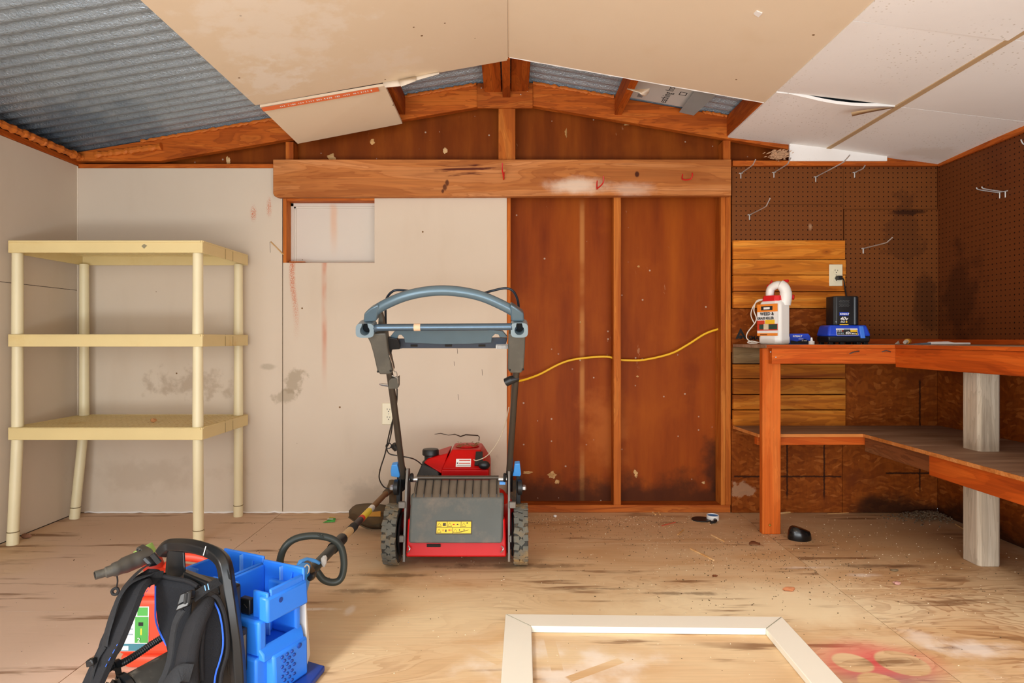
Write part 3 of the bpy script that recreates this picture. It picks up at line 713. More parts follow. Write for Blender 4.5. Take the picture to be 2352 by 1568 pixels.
# strand board, pegboards and pine boards at the right
x0, x1 = bx(1681), bx(1937)
obj('strand_board', MB().box(x0, bx(1934), YB, YB + .012, .002, .50), M['osb'], wb)
obj('strand_board', MB().box(bx(1935), XR, YB - .002, YB + .012, .002, .93), M['osb'], wb)
sb = obj('strand_board', MB().box(x0, x1, YB - .006, YB + .012, .86, bz(709)), M['osb'], wb)
# mill mark on the strand board above the bench
lg = MB().prism([(bx(1688), bz(778)), (bx(1700), bz(753)), (bx(1714), bz(778)), (bx(1708), bz(778)), (bx(1700), bz(763)), (bx(1694), bz(778))], 'y', YB - .0075, YB - .006)
lg.ball((bx(1700), YB - .0065, bz(774)), (.012, .001, .010), 10, 6)
obj('mill_mark', lg, M['black_print'], sb)
lettering('SMART', (bx(1718), YB - .006, bz(780)), (1, 0, 0), (0, 0, 1), .03, M['black_print'], sb, name='mill_lettering', bold=.001)
obj('pegboard_panel', MB().box(x0, bx(1936), YB - .003, YB + .003, bz(470), bz(384)), M['peg_x'], wb)
obj('pegboard_panel', MB().box(x0, bx(1936), YB - .003, YB + .003, bz(556), bz(471)), M['peg_x'], wb)
obj('pegboard_panel', MB().box(bx(1937), XR, YB - .001, YB + .004, bz(480), bz(381)), M['peg_x'], wb)
obj('pegboard_panel', MB().box(bx(1938), XR, YB - .005, YB + .001, .91, bz(481)), M['peg_x'], wb)
bounds = [(553, 595.5), (597, 632), (633, 669.5), (671, 707.5), (797, 834), (836, 868), (869.5, 904), (906, 939), (941, 978)]
for i, (a, b) in enumerate(bounds):
    k = rnd.uniform(-.003, .003)
    mm = M['grey_plank'] if i == 4 else M['plank']
    obj('plank', MB().box(x0, x1 - (0.0 if i != 1 else -.004), YB - .022 + k, YB - .003, bz(b), bz(a)), mm, wb, bevel=.0025)

# ---- window: a boarded, whitewashed pane deep in its frame
w1 = structure('window_1')
obj('jamb', MB().box(bx(650), bx(658), YB, YS - .004, zb_, zt_), M['stud'], w1, bevel=.001)
obj('head', MB().box(bx(658), xw + .02, YB + .004, YS - .004, zt_ - .012, zt_ + .02), M['stud_x'], w1, bevel=.001)
obj('sill', MB().box(bx(650), xw + .02, YB + .012, YS, zb_ - .012, zb_ + .002), M['stud_x'], w1)
sash = MB().box(-1.197, -1.180, 3.322, 3.34, zb_, zt_ - .012).box(-1.197, -.70, 3.322, 3.34, zt_ - .030, zt_ - .012).box(-1.197, -.70, 3.322, 3.34, zb_, zb_ + .012)
obj('sash', sash, M['window_white'], w1, bevel=.0015)
obj('glazing_bead', MB().box(-1.180, -1.170, 3.328, 3.338, zb_ + .012, zt_ - .03).box(-1.180, -.70, 3.328, 3.338, zt_ - .040, zt_ - .03), M['window_white'], w1, bevel=.001)
obj('pane', MB().box(-1.18, -.70, 3.334, 3.342, zb_, zt_ - .02), M['window_white'], w1)
obj('sill_splinter', MB().hexa([W(664, 603, 3.25), W(703, 602, 3.25), W(703, 602, 3.33), W(664, 603, 3.33)], [W(664, 600, 3.25), W(700, 600.5, 3.25), W(700, 600.5, 3.33), W(664, 600, 3.33)]), M['stud_x'], w1)

# ---- side walls
wl_ = structure('wall_left')
for a, b in ((.82, YB - .001), (YN, .817)):
    obj('drywall_panel', MB().box(XL - .012, XL, a, b, .004, 1.188), M['drywall'], wl_)
    obj('drywall_panel', MB().box(XL - .012, XL, a, b, 1.1905, 1.853), M['drywall'], wl_)
obj('top_plate', MB().box(XL - .09, XL + .002, YN, 3.35, 1.855, 1.885), M['stud_y'], wl_, bevel=.002)
obj('wall_sheathing', MB().box(XL - .10, XL - .09, YN, 3.36, 0, 1.95), M['gable_board'], wl_)
obj('joint_line', MB().tube([(XL - .001, 2.4 + .1 * i, 1.1892) for i in range(9)], .0018, 5), M['seam'], wl_)
obj('corner_bead', MB().tube([(XL + .002, YB - .002, .03 + .13 * i) for i in range(15)], .003, 5), M['paper'], wl_)
wr = structure('wall_right')
for a, b in ((2.03, YB - .004), (.80, 2.027), (YN, .797)):
    obj('pegboard_panel', MB().box(XR, XR + .005, a, b, .90, 1.845), M['peg_y'], wr)
    obj('strand_board', MB().box(XR, XR + .011, a, b, .002, .897), M['osb_right'], wr)
obj('top_plate', MB().box(XR - .012, XR + .08, YN, 3.235, 1.843, 1.872), M['stud_y'], wr, bevel=.002)
obj('wall_sheathing', MB().box(XR + .09, XR + .10, YN, 3.36, 0, 1.95), M['gable_board'], wr)

# ---- the big board nailed across the studs
hp = [(bx(627), bz(366)), (bx(1680), bz(366)), (bx(1680), bz(449)), (bx(637), bz(452)), (bx(630), bz(450)), (bx(627), bz(444))]
s_ = 3.212 / YB
hp = [(x * s_, H + (z - H) * s_) for x, z in hp]
hd = obj('header_board', MB().prism(hp, 'y', 3.212, 3.2545), M['header'], bevel=.003)
tag(hd, 'long thick knotty board nailed across the back wall above the window', 'board')

# ================================================================== workbench in the right corner
TB = .903
wbch = thing('workbench', 'L-shaped reddish wooden workbench with a lower shelf in the right corner', 'workbench', (1.75, 3.0, 0))
O = Vector((1.75, 3.0, 0))
def loc(mb, o): mb.v = [p - o for p in mb.v]; return mb
def bpart(name, mb, m, bevel=.002): return obj(name, loc(mb, O), m, wbch, bevel=bevel)
YF, XF = 2.90, 1.815          # front lines of the two runs
bpart('bench_top', MB().prism([(bx(1679), YB - .026), (XR - .004, YB - .026), (XR - .004, .7), (XF - .012, .7), (XF - .012, YF - .045), (1.198, YF - .045)], 'z', TB - .016, TB), M['shelf_ply'])
bpart('edge_strip', MB().box(1.200, XF - .012, YF - .049, YF - .045, TB - .0165, TB - .001), M['bench'], 0)
bpart('edge_strip', MB().box(XF - .016, XF - .012, .7, YF - .045, TB - .0165, TB - .001), M['bench_y'], 0)
bpart('apron', MB().box(1.228, XF + .02, YF - .040, YF - .002, TB - .090, TB - .017), M['bench'])
bpart('apron', MB().box(XF - .008, XF + .030, .72, YF - .041, TB - .106, TB - .017), M['bench_y'])
bpart('ledger', MB().box(bx(1960), XR - .006, YB - .045, YB - .026, TB, TB + .026), M['bench'])
bpart('ledger', MB().box(XR - .022, XR - .004, .7, YB - .046, TB, TB + .024), M['bench_y'])
bpart('leg', MB().box(1.200, 1.288, YF, YF + .038, 0, TB - .017), M['bench_z'], .004)
bpart('leg', MB().prism([(1.925, 2.488), (1.995, 2.488), (2.008, 2.50), (2.008, 2.578), (1.914, 2.578), (1.914, 2.50)], 'z', 0, TB - .018), M['grey_post'], .003)
# lower shelf, running round the corner
SZ = .470
bpart('lower_shelf', MB().prism([(bx(1680), YB - .024), (XR - .004, YB - .024), (XR - .004, .75), (1.71, .75), (1.71, YF + .052), (1.20, YF + .042), ], 'z', SZ - .014, SZ), M['shelf_ply'], .001)
bpart('shelf_edge', MB().hexa([(1.198, YF + .040, SZ - .0145), (1.712, YF + .049, SZ - .0145), (1.712, YF + .053, SZ - .0145), (1.198, YF + .044, SZ - .0145)], [(1.198, YF + .040, SZ + .0005), (1.712, YF + .049, SZ + .0005), (1.712, YF + .053, SZ + .0005), (1.198, YF + .044, SZ + .0005)]), M['ply_edge'], 0)
bpart('shelf_edge', MB().box(1.7065, 1.7105, .75, YF + .05, SZ - .0145, SZ + .0005), M['ply_edge'], 0)
bpart('shelf_edge', MB().hexa([(bx(1680) - .003, YB - .03, SZ - .0145), (1.197, YF + .04, SZ - .0145), (1.2005, YF + .04, SZ - .0145), (bx(1680), YB - .03, SZ - .0145)], [(bx(1680) - .003, YB - .03, SZ + .0005), (1.197, YF + .04, SZ + .0005), (1.2005, YF + .04, SZ + .0005), (bx(1680), YB - .03, SZ + .0005)]), M['ply_edge'], 0)
bpart('shelf_rail', MB().box(1.20, 1.765, YF + .058, YF + .096, SZ - .055, SZ - .0145), M['bench'])
bpart('shelf_rail', MB().box(1.718, 1.756, 2.50, YF + .054, SZ - .085, SZ - .0145), wood('brown rail lumber', '#5e3218', '#86502c', '#9c6840', 'y', shift=.05))
bpart('shelf_rail', MB().box(1.716, 1.756, .8, 2.498, SZ - .098, SZ - .0145), M['bench_y'])
for px, py in ((1950, 812), (1962, 808), (2026, 806), (2046, 808)):
    pass
# bent nails in the apron
for a, b, c in (((1951, 812), (1962, 808), (1974, 806)), ((2025, 808), (2036, 805), (2046, 808))):
    bpart('bent_nail', MB().tube([W(a[0], a[1], YF - .040), W(b[0], b[1], YF - .050), W(c[0], c[1], YF - .052)], .0022, 6), M['black'], 0)
for px in (1782, 1770):
    bpart('nail', MB().ball(W(px, 808 + (px - 1770), YF - .041), .0035, 8, 6), M['peg_steel'], 0)
bpart('bolt', MB().ball((1.234, YF - .002, .045), .006, 8, 6), mat('brass bolt', '#a88a3c', .4, .7), 0)

# ================================================================== cream plastic shelving
sh = thing('shelving_unit', 'cream plastic three-tier shelving unit standing in the left corner', 'shelf', (-1.825, 2.985, 0))
O2 = Vector((-1.825, 2.985, 0))
def sp(name, mb, m, parent=sh, bevel=0): return obj(name, loc(mb, O2), m, parent, bevel=bevel)
SX0, SX1, SY0, SY1 = -2.262, -1.386, 2.745, 3.222
lattice = []
for zt in (1.374, .951, .531):
    zb = zt - .056; m = MB()
    m.box(SX0, SX1, SY0, SY0 + .006, zb, zt).box(SX0, SX1, SY1 - .006, SY1, zb, zt).box(SX0, SX0 + .006, SY0 + .006, SY1 - .006, zb, zt).box(SX1 - .006, SX1, SY0 + .006, SY1 - .006, zb, zt)
    s = sp('shelf', m, M['cream_plastic'], bevel=.0015)
    g = MB(); nx, ny = 34, 12
    for i in range(nx + 1):
        x = SX0 + .006 + (SX1 - SX0 - .012) * i / nx; g.box(x - .008, x + .008, SY0 + .006, SY1 - .006, zt - .008, zt - .002)
    for j in range(ny + 1):
        y = SY0 + .006 + (SY1 - SY0 - .012) * j / ny; g.box(SX0 + .006, SX1 - .006, y - .011, y + .011, zt - .010, zt - .003)
    lt = sp('lattice', g, M['cream_plastic'], s); lt['kind'] = 'stuff'
    for y in (SY0 + .22, SY0 + .30): sp('corner_joint', MB().box(SX1 - .001, SX1 + .0010, y - .001, y + .001, zb, zt), M['ring'], s)
legs = (((-2.243, 2.775), (-2.252, 2.758)), ((-1.422, 2.775), (-1.424, 2.785)), ((-2.23, 3.19), (-2.256, 3.155)), ((-1.425, 3.195), (-1.428, 3.2)))
for (tx, ty), (fx, fy) in legs:
    T = Vector((tx, ty, 1.32)); B = Vector((fx, fy, 0)); m = MB()
    K = Vector((tx, ty, .48)); B2 = B
    m.tube([B2, B2.lerp(K, .12)], .0235, 20); m.tube([B2.lerp(K, .12) + Vector((0, 0, .002)), K], .0225, 20)
    m.tube([Vector((tx, ty, .53)), Vector((tx, ty, .90))], [.0235, .0215], 20); m.tube([Vector((tx, ty, .95)), T], [.0235, .0215], 20)
    L = sp('leg', m, M['cream_leg'])
    q = B2.lerp(K, .12); sp('joint_ring', MB().tube([q - Vector((0, 0, .0015)), q + Vector((0, 0, .0015))], .0240, 20), M['ring'], L)
sp('sticker', MB().prism([(W(325, 565, SY0).x, H + (778 - 565) * SY0 / F), (W(331, 560, SY0).x, H + (778 - 560) * SY0 / F), (W(338, 564, SY0).x, H + (778 - 564) * SY0 / F), (W(331, 571, SY0).x, H + (778 - 571) * SY0 / F)], 'y', SY0 - .001, SY0), mat('grey sticker', '#8d8468', .6))

# ================================================================== lawn mower
MO = Vector((-.2205, 2.53, 0))
mow = thing('lawn_mower', 'red push lawn mower with grey folded-back handle, seen from behind', 'lawn mower', MO)
def mp(name, mb, m, parent=None, bevel=0, **k): return obj(name, mb, m, parent or mow, bevel=bevel, **k)
def ml(px, py, Y): return W(px, py, Y) - MO
def hp_(px, py, off=0.0):
    k = (py - CY) / F; Y = 2.186 / (1 - .645 * k); return W(px, py, Y + off) - MO
def hpoly(pts, o0, o1):
    n = len(pts); a = [hp_(x, y, o0) for x, y in pts]; b = [hp_(x, y, o0) + Vector((0, o1 - o0, (o1 - o0) * .3)) for x, y in pts]
    return MB().add(a + b, [tuple(range(n)), tuple(range(2 * n - 1, n - 1, -1))] + [(i, (i + 1) % n, n + (i + 1) % n, n + i) for i in range(n)])
RX = Matrix.Rotation(math.pi / 2, 4, 'Y')
# wheels
def wheel(x, y, r, w, lugs):
    T = Matrix.Translation((x, y, r)) @ RX; hw = w / 2; q = r - .006
    h = mp('wheel', MB().lathe([(q * .62, -hw * .7), (q * .88, -hw), (q * .97, -hw * .95), (q, -hw * .8), (q, hw * .8), (q * .97, hw * .95), (q * .88, hw), (q * .62, hw * .7)], 44, T), M['tyre'])
    mp('hub', MB().lathe([(q * .10, -hw * .95), (q * .30, -hw * .9), (q * .60, -hw * .6), (q * .60, hw * .6), (q * .30, hw * .9), (q * .10, hw * .95)], 28, T), M['black'], h)
    if not lugs: return h
    g = MB(); rr = random.Random(int(x * 1000) + 5)
    N = 22
    for i in range(N):
        a0 = 2 * math.pi * i / N
        for cxl, ww in ((-.62, .5), (.02, .55), (.62, .5)):
            a = a0 + rr.uniform(-.06, .06) + (math.pi / N if cxl == .02 else 0)
            tilt = rr.choice((-.7, -.35, .4, .8)) if cxl == .02 else rr.uniform(-.25, .25)
            Mx = Matrix.Translation((x, y, r)) @ Matrix.Rotation(a, 4, 'X') @ Matrix.Translation((cxl * hw * .98, 0, q + .0022)) @ Matrix.Rotation(tilt, 4, 'Z')
            g.boxm(Mx, w * ww * .74, q * 2 * math.pi / N * .72, .0078)
            if rr.random() < .5: g.boxm(Mx @ Matrix.Rotation(1.2, 4, 'Z'), w * .34, .007, .0076)
    t = mp('tread_blocks', g, M['lug'], h, bevel=.0012); t['kind'] = 'stuff'
    return h
wheel(-.2635, 0, .122, .058, True); wheel(.2635, 0, .122, .058, True)
wheel(-.245, .64, .10, .05, False); wheel(.245, .64, .10, .05, False)
for x in (-.229, .229):
    mp('wheel_cover', MB().lathe([(.085, -.004), (.09, 0), (.085, .004)], 28, Matrix.Translation((x, 0, .122)) @ RX), M['black'])
# cutting deck
dk = MB(); pts = []
for i in range(28):
    a = math.pi * i / 27; pts.append((.235 * math.cos(a), .47 + .2 * math.sin(a)))
outl = [(.205, -.055), (.235, .03)] + pts + [(-.235, .03), (-.205, -.055)]
def shrink(o, k): return [(x * k, .28 + (y - .28) * k) for x, y in o]
n = len(outl); L0 = [(x, y, .055) for x, y in outl]; L1 = [(x, y, .135) for x, y in shrink(outl, .97)]; L2 = [(x, y, .185) for x, y in shrink(outl, .82)]; L3 = [(x, y, .205) for x, y in shrink(outl, .62)]
dk.add(L0 + L1 + L2 + L3, [tuple(range(n - 1, -1, -1)), tuple(range(3 * n, 4 * n))] + [(l * n + i, l * n + (i + 1) % n, (l + 1) * n + (i + 1) % n, (l + 1) * n + i) for l in range(3) for i in range(n)])
deck = mp('deck', dk, M['red'], bevel=.004)
mp('rear_apron', MB().hexa([(-.195, -.105, .062), (.205, -.105, .062), (.205, -.05, .06), (-.195, -.05, .06)], [(-.192, -.075, .205), (.20, -.075, .205), (.20, -.03, .205), (-.192, -.03, .205)]), M['red'], deck, bevel=.006)
for x in (-.183, .186):
    mp('hook_bolt', MB().tube(spline([(x - .004, -.112, .084), (x + .003, -.118, .092), (x + .006, -.116, .102), (x - .001, -.11, .108)], 4), .0028, 7), M['chrome'], deck)
mp('fender', MB().ball((.215, .07, .165), (.055, .09, .06), 14, 10), M['red'], deck)
mp('fender', MB().ball((-.225, .09, .155), (.05, .09, .06), 14, 10), M['red'], deck)
mp('name_plate', MB().boxm(Matrix.Translation((-.085, -.0985, .106)) @ Matrix.Rotation(.2, 4, 'X'), .055, .003, .012), M['black'], deck)
# rear flap with ribs, hinge rod and warning label
def flap_pt(x, t, lift=0.0): return Vector((x, -.118 + .075 * t - lift * .92, .118 + .17 * t + lift * -.4))
fl = MB(); q0 = [flap_pt(-.184, 0), flap_pt(.190, 0), flap_pt(.196, 1), flap_pt(-.186, 1)]
fl.hexa(q0, [p + Vector((0, .03, .012)) for p in q0])
fpo = mp('rear_flap', fl, M['flap'], bevel=.010, seg=3)
tq = [Vector((-.176, -.045, .285)), Vector((.178, -.045, .285)), Vector((.172, .02, .34)), Vector((-.170, .02, .34))]
mp('flap_ramp', MB().hexa(tq, [p + Vector((0, .015, -.01)) for p in tq]), M['rib'], fpo)
for i in range(11):
    x = -.165 + .033 * i; k = 1.0
    mp('rib', MB().hexa([(x - .0013, -.047, .284), (x + .0013, -.047, .284), (x + .0013, .018, .330), (x - .0013, .018, .330)], [(x - .0013, -.046, .298), (x + .0013, -.046, .298), (x + .0013, .016, .350), (x - .0013, .016, .350)]), M['black'], fpo)
mp('hinge_rod', MB().tube([(-.168, .012, .352), (.172, .012, .352)], .0085, 12), M['tubebar'])
mp('hinge_rod_end', MB().tube([(-.198, .012, .345), (-.165, .012, .345)], .012, 14), M['chrome']); mp('hinge_rod_end', MB().tube([(.172, .012, .346), (.206, .012, .346)], .012, 14), M['chrome'])
mp('spring_clip', MB().box(.176, .200, .0, .01, .325, .336), M['blue_lever'])
# label: five yellow fields with pictograms
fx = Vector((1, 0, 0)); fu = (flap_pt(0, 1) - flap_pt(0, 0)).normalized(); fn = fx.cross(fu)
lo = flap_pt(-.0735, .22) + fn * .0004
def fq(x0, x1, y0, y1, l0=.0, l1=.0012):
    P = [lo + fx * a + fu * b + fn * l0 for a, b in ((x0, y0), (x1, y0), (x1, y1), (x0, y1))]; return MB().hexa(P, [p + fn * (l1 - l0) for p in P])
LW, LH = .137, .045
lb = mp('warning_label', fq(-.004, LW + .004, -.004, LH + .004), M['label_dark'], fpo)
fields = [(0, .040, .0235, .045), (.042, .096, .0235, .045), (.098, .137, .0235, .045), (0, .063, 0, .0215), (.065, .137, 0, .0215)]
for (a, b, c_, d_) in fields:
    mp('label_field', fq(a, b, c_, d_, .0012, .0018), M['yellow_label'], lb)
pict = MB(); pr = MB()
def tri(cx, cy, h):
    for p, q in (((cx - h * .6, cy), (cx, cy + h)), ((cx, cy + h), (cx + h * .6, cy)), ((cx - h * .6, cy), (cx + h * .6, cy))):
        pict.tube([lo + fx * p[0] + fu * p[1] + fn * .002, lo + fx * q[0] + fu * q[1] + fn * .002], .0006, 4)
for cx, cy in ((.010, .0265), (.052, .0265), (.108, .0265), (.010, .003), (.075, .003)): tri(cx, cy, .014)
for x0, x1, y0, y1, red in ((.024, .036, .028, .040, 0), (.064, .071, .032, .036, 1), (.080, .086, .032, .036, 0), (.119, .124, .037, .042, 0), (.024, .027, .008, .015, 1), (.034, .040, .005, .014, 0), (.048, .053, .009, .015, 1), (.056, .059, .009, .015, 1), (.09, .093, .010, .016, 0), (.108, .111, .010, .017, 0)):
    b = fq(x0, x1, y0, y1, .0018, .0022); (pr if red else pict).add(b.v, b.f)
pict.tube([lo + fx * .079 + fu * .002 + fn * .002, lo + fx * .10 + fu * .006 + fn * .002, lo + fx * .128 + fu * .013 + fn * .002], [.0004, .0015, .0005], 5)
mp('pictograms', pict, M['label_dark'], lb)['kind'] = 'stuff'; mp('red_pictograms', pr, M['label_red'], lb)['kind'] = 'stuff'
# side brackets
for s, x in ((-1, -.2065), (1, .2155)):
    b = mp('side_bracket', MB().prism([(-.085, .035), (-.06, .03), (.03, .10), (.055, .30), (.04, .385), (.0, .392), (-.03, .33), (-.075, .12)], 'x', x - .005, x + .005), M['bracket'], bevel=.0015)
    for z, y in ((.255, -.045), (.125, -.07)):
        mp('tab', MB().box(min(x, x + s * .028), max(x, x + s * .028), y - .012, y + .006, z - .013, z + .013), M['bracket'], b, bevel=.003)
    mp('hinge_plate', MB().lathe([(.016, -.006), (.019, 0), (.016, .006)], 16, Matrix.Translation((x - s * .018, .0, .355)) @ RX), M['black'], b)
    mp('height_lever', MB().prism([(.01, .24), (.05, .24), (.06, .34), (.03, .36), (.0, .31)], 'x', x + s * .03, x + s * .048), M['black_soft'], b, bevel=.003)
    mp('pivot_disc', MB().lathe([(.02, -.012), (.032, -.008), (.032, .008), (.02, .012)], 18, Matrix.Translation((x + s * .045, .0, .315)) @ RX), M['black'], b)
    mp('pivot_bolt', MB().lathe([(.008, -.016), (.012, -.012), (.012, .012), (.008, .016)], 6, Matrix.Translation((x + s * .055, -.01, .315)) @ RX), M['chrome'], b)
# engine
en = MB()
en.hexa([(-.085, .17, .205), (.125, .17, .205), (.125, .46, .205), (-.085, .46, .205)], [(-.085, .17, .352), (.125, .17, .352), (.125, .46, .352), (-.085, .46, .352)])
en.hexa([(-.085, .17, .352), (.125, .17, .352), (.125, .46, .352), (-.085, .46, .352)], [(-.045, .235, .428), (.085, .235, .428), (.085, .41, .428), (-.045, .41, .428)])
en.hexa([(-.168, .20, .375), (-.084, .175, .33), (-.084, .44, .33), (-.168, .40, .375)], [(-.15, .22, .392), (-.06, .22, .415), (-.06, .42, .415), (-.15, .38, .392)])
eng = mp('engine_cover', en, M['red'], bevel=.006, seg=3)
mp('starter_cap', MB().lathe([(.055, 0), (.06, .003), (.05, .008)], 8, Matrix.Translation((.02, .325, .428)) @ Matrix.Rotation(math.pi / 8, 4, 'Z')), M['red'], eng, bevel=.001)
sl = Vector((0, .065, .076)).normalized(); sn = Vector((0, -.076, .065)).normalized()
def slq(x0, x1, t0, t1, l):
    P = [Vector((a, .17, .352)) + sl * b + sn * .0008 for a, b in ((x0, t0), (x1, t0), (x1, t1), (x0, t1))]; return MB().hexa(P, [p + sn * l for p in P])
st = mp('white_sticker', slq(-.022, .045, .012, .052, .001), M['white_label'], eng)
m = slq(-.008, .042, .042, .046, .0016); b2 = slq(-.008, .042, .027, .031, .0016); m.add(b2.v, b2.f); mp('sticker_print', m, M['label_red'], st)
m = slq(-.018, -.012, .027, .033, .0016); b2 = slq(-.016, .044, .018, .0195, .0016); m.add(b2.v, b2.f); mp('sticker_print', m, M['black_print'], st)
st2 = mp('grey_sticker', MB().box(-.045, .055, .1685, .170, .278, .302), M['label_blue'], eng)
for z in (.283, .290, .297): mp('sticker_print', MB().box(-.041, .051, .1680, .1686, z - .0012, z + .0012), M['black_print'], st2)
mp('starter_slot', MB().hexa([(.062, .175, .366), (.10, .175, .366), (.096, .222, .42), (.066, .222, .42)], [(.062, .168, .372), (.10, .168, .372), (.096, .212, .424), (.066, .212, .424)]), M['black'], eng)
mp('starter_grip', MB().ball((.105, .165, .372), (.026, .016, .020), 14, 8), M['black'], eng, bevel=0)
mp('engine_block', MB().box(-.07, .10, .2, .45, .19, .207), M['black'])
ab = MB().hexa([(-.20, .18, .205), (-.085, .17, .205), (-.085, .34, .205), (-.20, .34, .205)], [(-.20, .18, .30), (-.09, .165, .30), (-.09, .34, .30), (-.20, .34, .30)])
af = mp('air_filter', ab, M['black'], bevel=.006)
mp('air_filter_cover', MB().hexa([(-.205, .17, .30), (-.088, .158, .30), (-.088, .34, .30), (-.205, .34, .30)], [(-.175, .20, .372), (-.10, .19, .345), (-.10, .32, .345), (-.175, .32, .372)]), mat('dark grey cover', '#2e3032', .5), af, bevel=.006)
for i in range(4): mp('cover_fin', MB().box(-.165 + i * .018, -.160 + i * .018, .150, .20, .300, .325), M['black'], af)
mp('fuel_neck', MB().lathe([(.042, .345), (.038, .37), (.028, .38), (.028, .405)], 20, Matrix.Translation((-.143, .25, 0))), M['black'])
mp('fuel_cap', MB().lathe([(.034, .400), (.0375, .404), (.0375, .422), (.034, .428), (.015, .430)], 24, Matrix.Translation((-.143, .25, 0))), M['black'])
gr = MB()
for i in range(46):
    gr.boxm(Matrix.Translation((rnd.uniform(-.03, .07), rnd.uniform(.25, .39), .4372)) @ Matrix.Rotation(rnd.uniform(0, 3), 4, 'Z'), rnd.uniform(.006, .022), .002, .0015)
gr = mp('grass_clippings', gr, mat('dry grass clippings', '#7f6a3c', .9, var=.3)); gr['kind'] = 'stuff'
# handle
for pts in ([(894, 850), (901, 900), (913, 990), (926, 1096)], [(1186, 850), (1182, 900), (1176, 990), (1169, 1090)]):
    mp('lower_tube', MB().tube([hp_(x, y) for x, y in pts], .0128, 14), M['tubebar'])
for pts in ([(921, 1088), (929, 1088), (931, 1124), (924, 1130)], [(1163, 1080), (1178, 1080), (1178, 1130), (1165, 1130)]):
    mp('tube_socket', hpoly(pts, -.012, .02), M['black'], bevel=.003)
lv = [(899, 1069), (912, 1067), (918, 1090), (917, 1097), (898, 1094), (897, 1082)], [(1182, 1066), (1194, 1065), (1197, 1090), (1195, 1094), (1177, 1093), (1180, 1084)]
for pts in lv: mp('lock_lever', hpoly(pts, -.012, .016), M['blue_lever'], bevel=.003)
arch = spline([(854, 722), (868, 709), (893, 695), (930, 680), (975, 670), (1020, 667), (1065, 671), (1108, 681), (1148, 698), (1176, 713), (1190, 724)], 5)
arch = spline([hp_(p[0], p[1], -.004) for p in [(854, 722), (868, 709), (893, 695), (930, 680), (975, 670), (1020, 667), (1065, 671), (1108, 681), (1148, 698), (1176, 713), (1190, 724)]], 5)
mp('arch_bar', MB().tube(arch, .0178, 18), M['steel_grey'])
for pts in ([(834, 740), (836, 720), (850, 708), (868, 699), (871, 706), (864, 738)], [(1174, 738), (1171, 706), (1173, 699), (1190, 710), (1203, 720), (1204, 738)]):
    mp('arch_elbow', hpoly(pts, -.026, .022), M['steel_grey'], bevel=.006, seg=3)
def ring_part(cx, cy, hw, hh, ri, name):
    m = MB(); n = 32; base = []
    for off in (-.034, .018):
        for kind in (0, 1):
            for k in range(n):
                a = 2 * math.pi * k / n; c_, s_ = math.cos(a), math.sin(a)
                if kind == 0:
                    e = (abs(c_) ** 4 + abs(s_) ** 4) ** -.25; x, y = cx + hw * c_ * e, cy - hh * s_ * e
                else:
                    x, y = cx + ri * c_, cy - ri * s_
                    if s_ > .78: y = cy - ri * 1.45; x = cx + max(-ri * .55, min(ri * .55, ri * c_ * 1.2))
                base.append(hp_(x, y) + Vector((0, off, off * .3)))
    F_ = []
    for k in range(n):
        j = (k + 1) % n
        F_ += [(k, j, n + j, n + k), (2 * n + k, 3 * n + k, 3 * n + j, 2 * n + j), (k, 2 * n + k, 2 * n + j, j), (n + k, n + j, 3 * n + j, 3 * n + k)]
    o = mp(name, m.add(base, F_), mat('silver grey socket', '#8ea3ad', .35, .2))
    mp('socket_void', hpoly([(cx - ri * 1.1, cy - ri * 1.2), (cx + ri * 1.1, cy - ri * 1.2), (cx + ri * 1.1, cy + ri * 1.1), (cx - ri * 1.1, cy + ri * 1.1)], .008, .02), M['black'], o)
ring_part(843, 753, 20.5, 16, 11, 'grip_socket'); ring_part(1192.5, 752, 19.5, 16.5, 11, 'grip_socket')
mp('grip_housing', hpoly([(840, 768), (886, 765), (889, 790), (892, 810), (902, 855), (896, 860), (872, 860), (866, 852), (857, 812), (850, 788)], -.018, .034), M['grip'], bevel=.006, seg=3)
mp('grip_housing', hpoly([(1168, 766), (1207, 766), (1206, 800), (1203, 848), (1197, 857), (1172, 857), (1166, 848), (1167, 800)], -.018, .034), M['grip'], bevel=.006, seg=3)
for pts in ([(870, 712), (877, 722), (884, 758), (868, 758)],):
    mp('grip_web', hpoly(pts, .02, .05), M['grip'], bevel=.002)
for x, y in ((868, 853), (897, 851), (1171, 849), (1201, 848)):
    mp('screw', MB().ball(hp_(x, y, -.018), .0042, 8, 6), M['black'])
cb = MB().tube(spline([hp_(858, 756, -.012), hp_(866, 753, -.03), hp_(880, 752, -.034), hp_(1020, 751, -.034), hp_(1160, 750, -.034), hp_(1172, 750, -.03), hp_(1180, 752, -.012)], 6), .0125, 16)
cbo = mp('crossbar', cb, M['steel_blue'])
mp('tape_band', MB().tube([hp_(951, 751.3, -.034), hp_(966, 751.2, -.034)], .0131, 16), M['tape'], cbo)
dsh = [(893, 777), (906, 761), (930, 757), (1120, 757), (1155, 761), (1166, 774), (1148, 775), (1145, 768), (1137, 767), (1130, 774), (1129, 787), (1075, 790), (1010, 790.5), (930, 787), (928, 776), (922, 769), (916, 769), (912, 777), (909, 780)]
ds = mp('control_panel', hpoly(dsh, .022, .036), M['steel_grey'], bevel=.002)
lip = mp('panel_lip', hpoly([(896, 779), (1166, 776), (1162, 790), (1150, 800), (925, 800), (915, 802), (899, 802)], .05, .062), mat('dark blue grey lip', '#39424e', .5), ds, bevel=.003)
for x in (943, 1022, 1099): mp('lip_slot', hpoly([(x, 791), (x + 16, 791), (x + 16, 796), (x, 796)], .048, .052), M['black'], lip)
mp('ratchet_knob', hpoly([(1139, 793), (1167, 793), (1167, 801), (1139, 801)], .03, .05), M['white_label'], ds, bevel=.001)
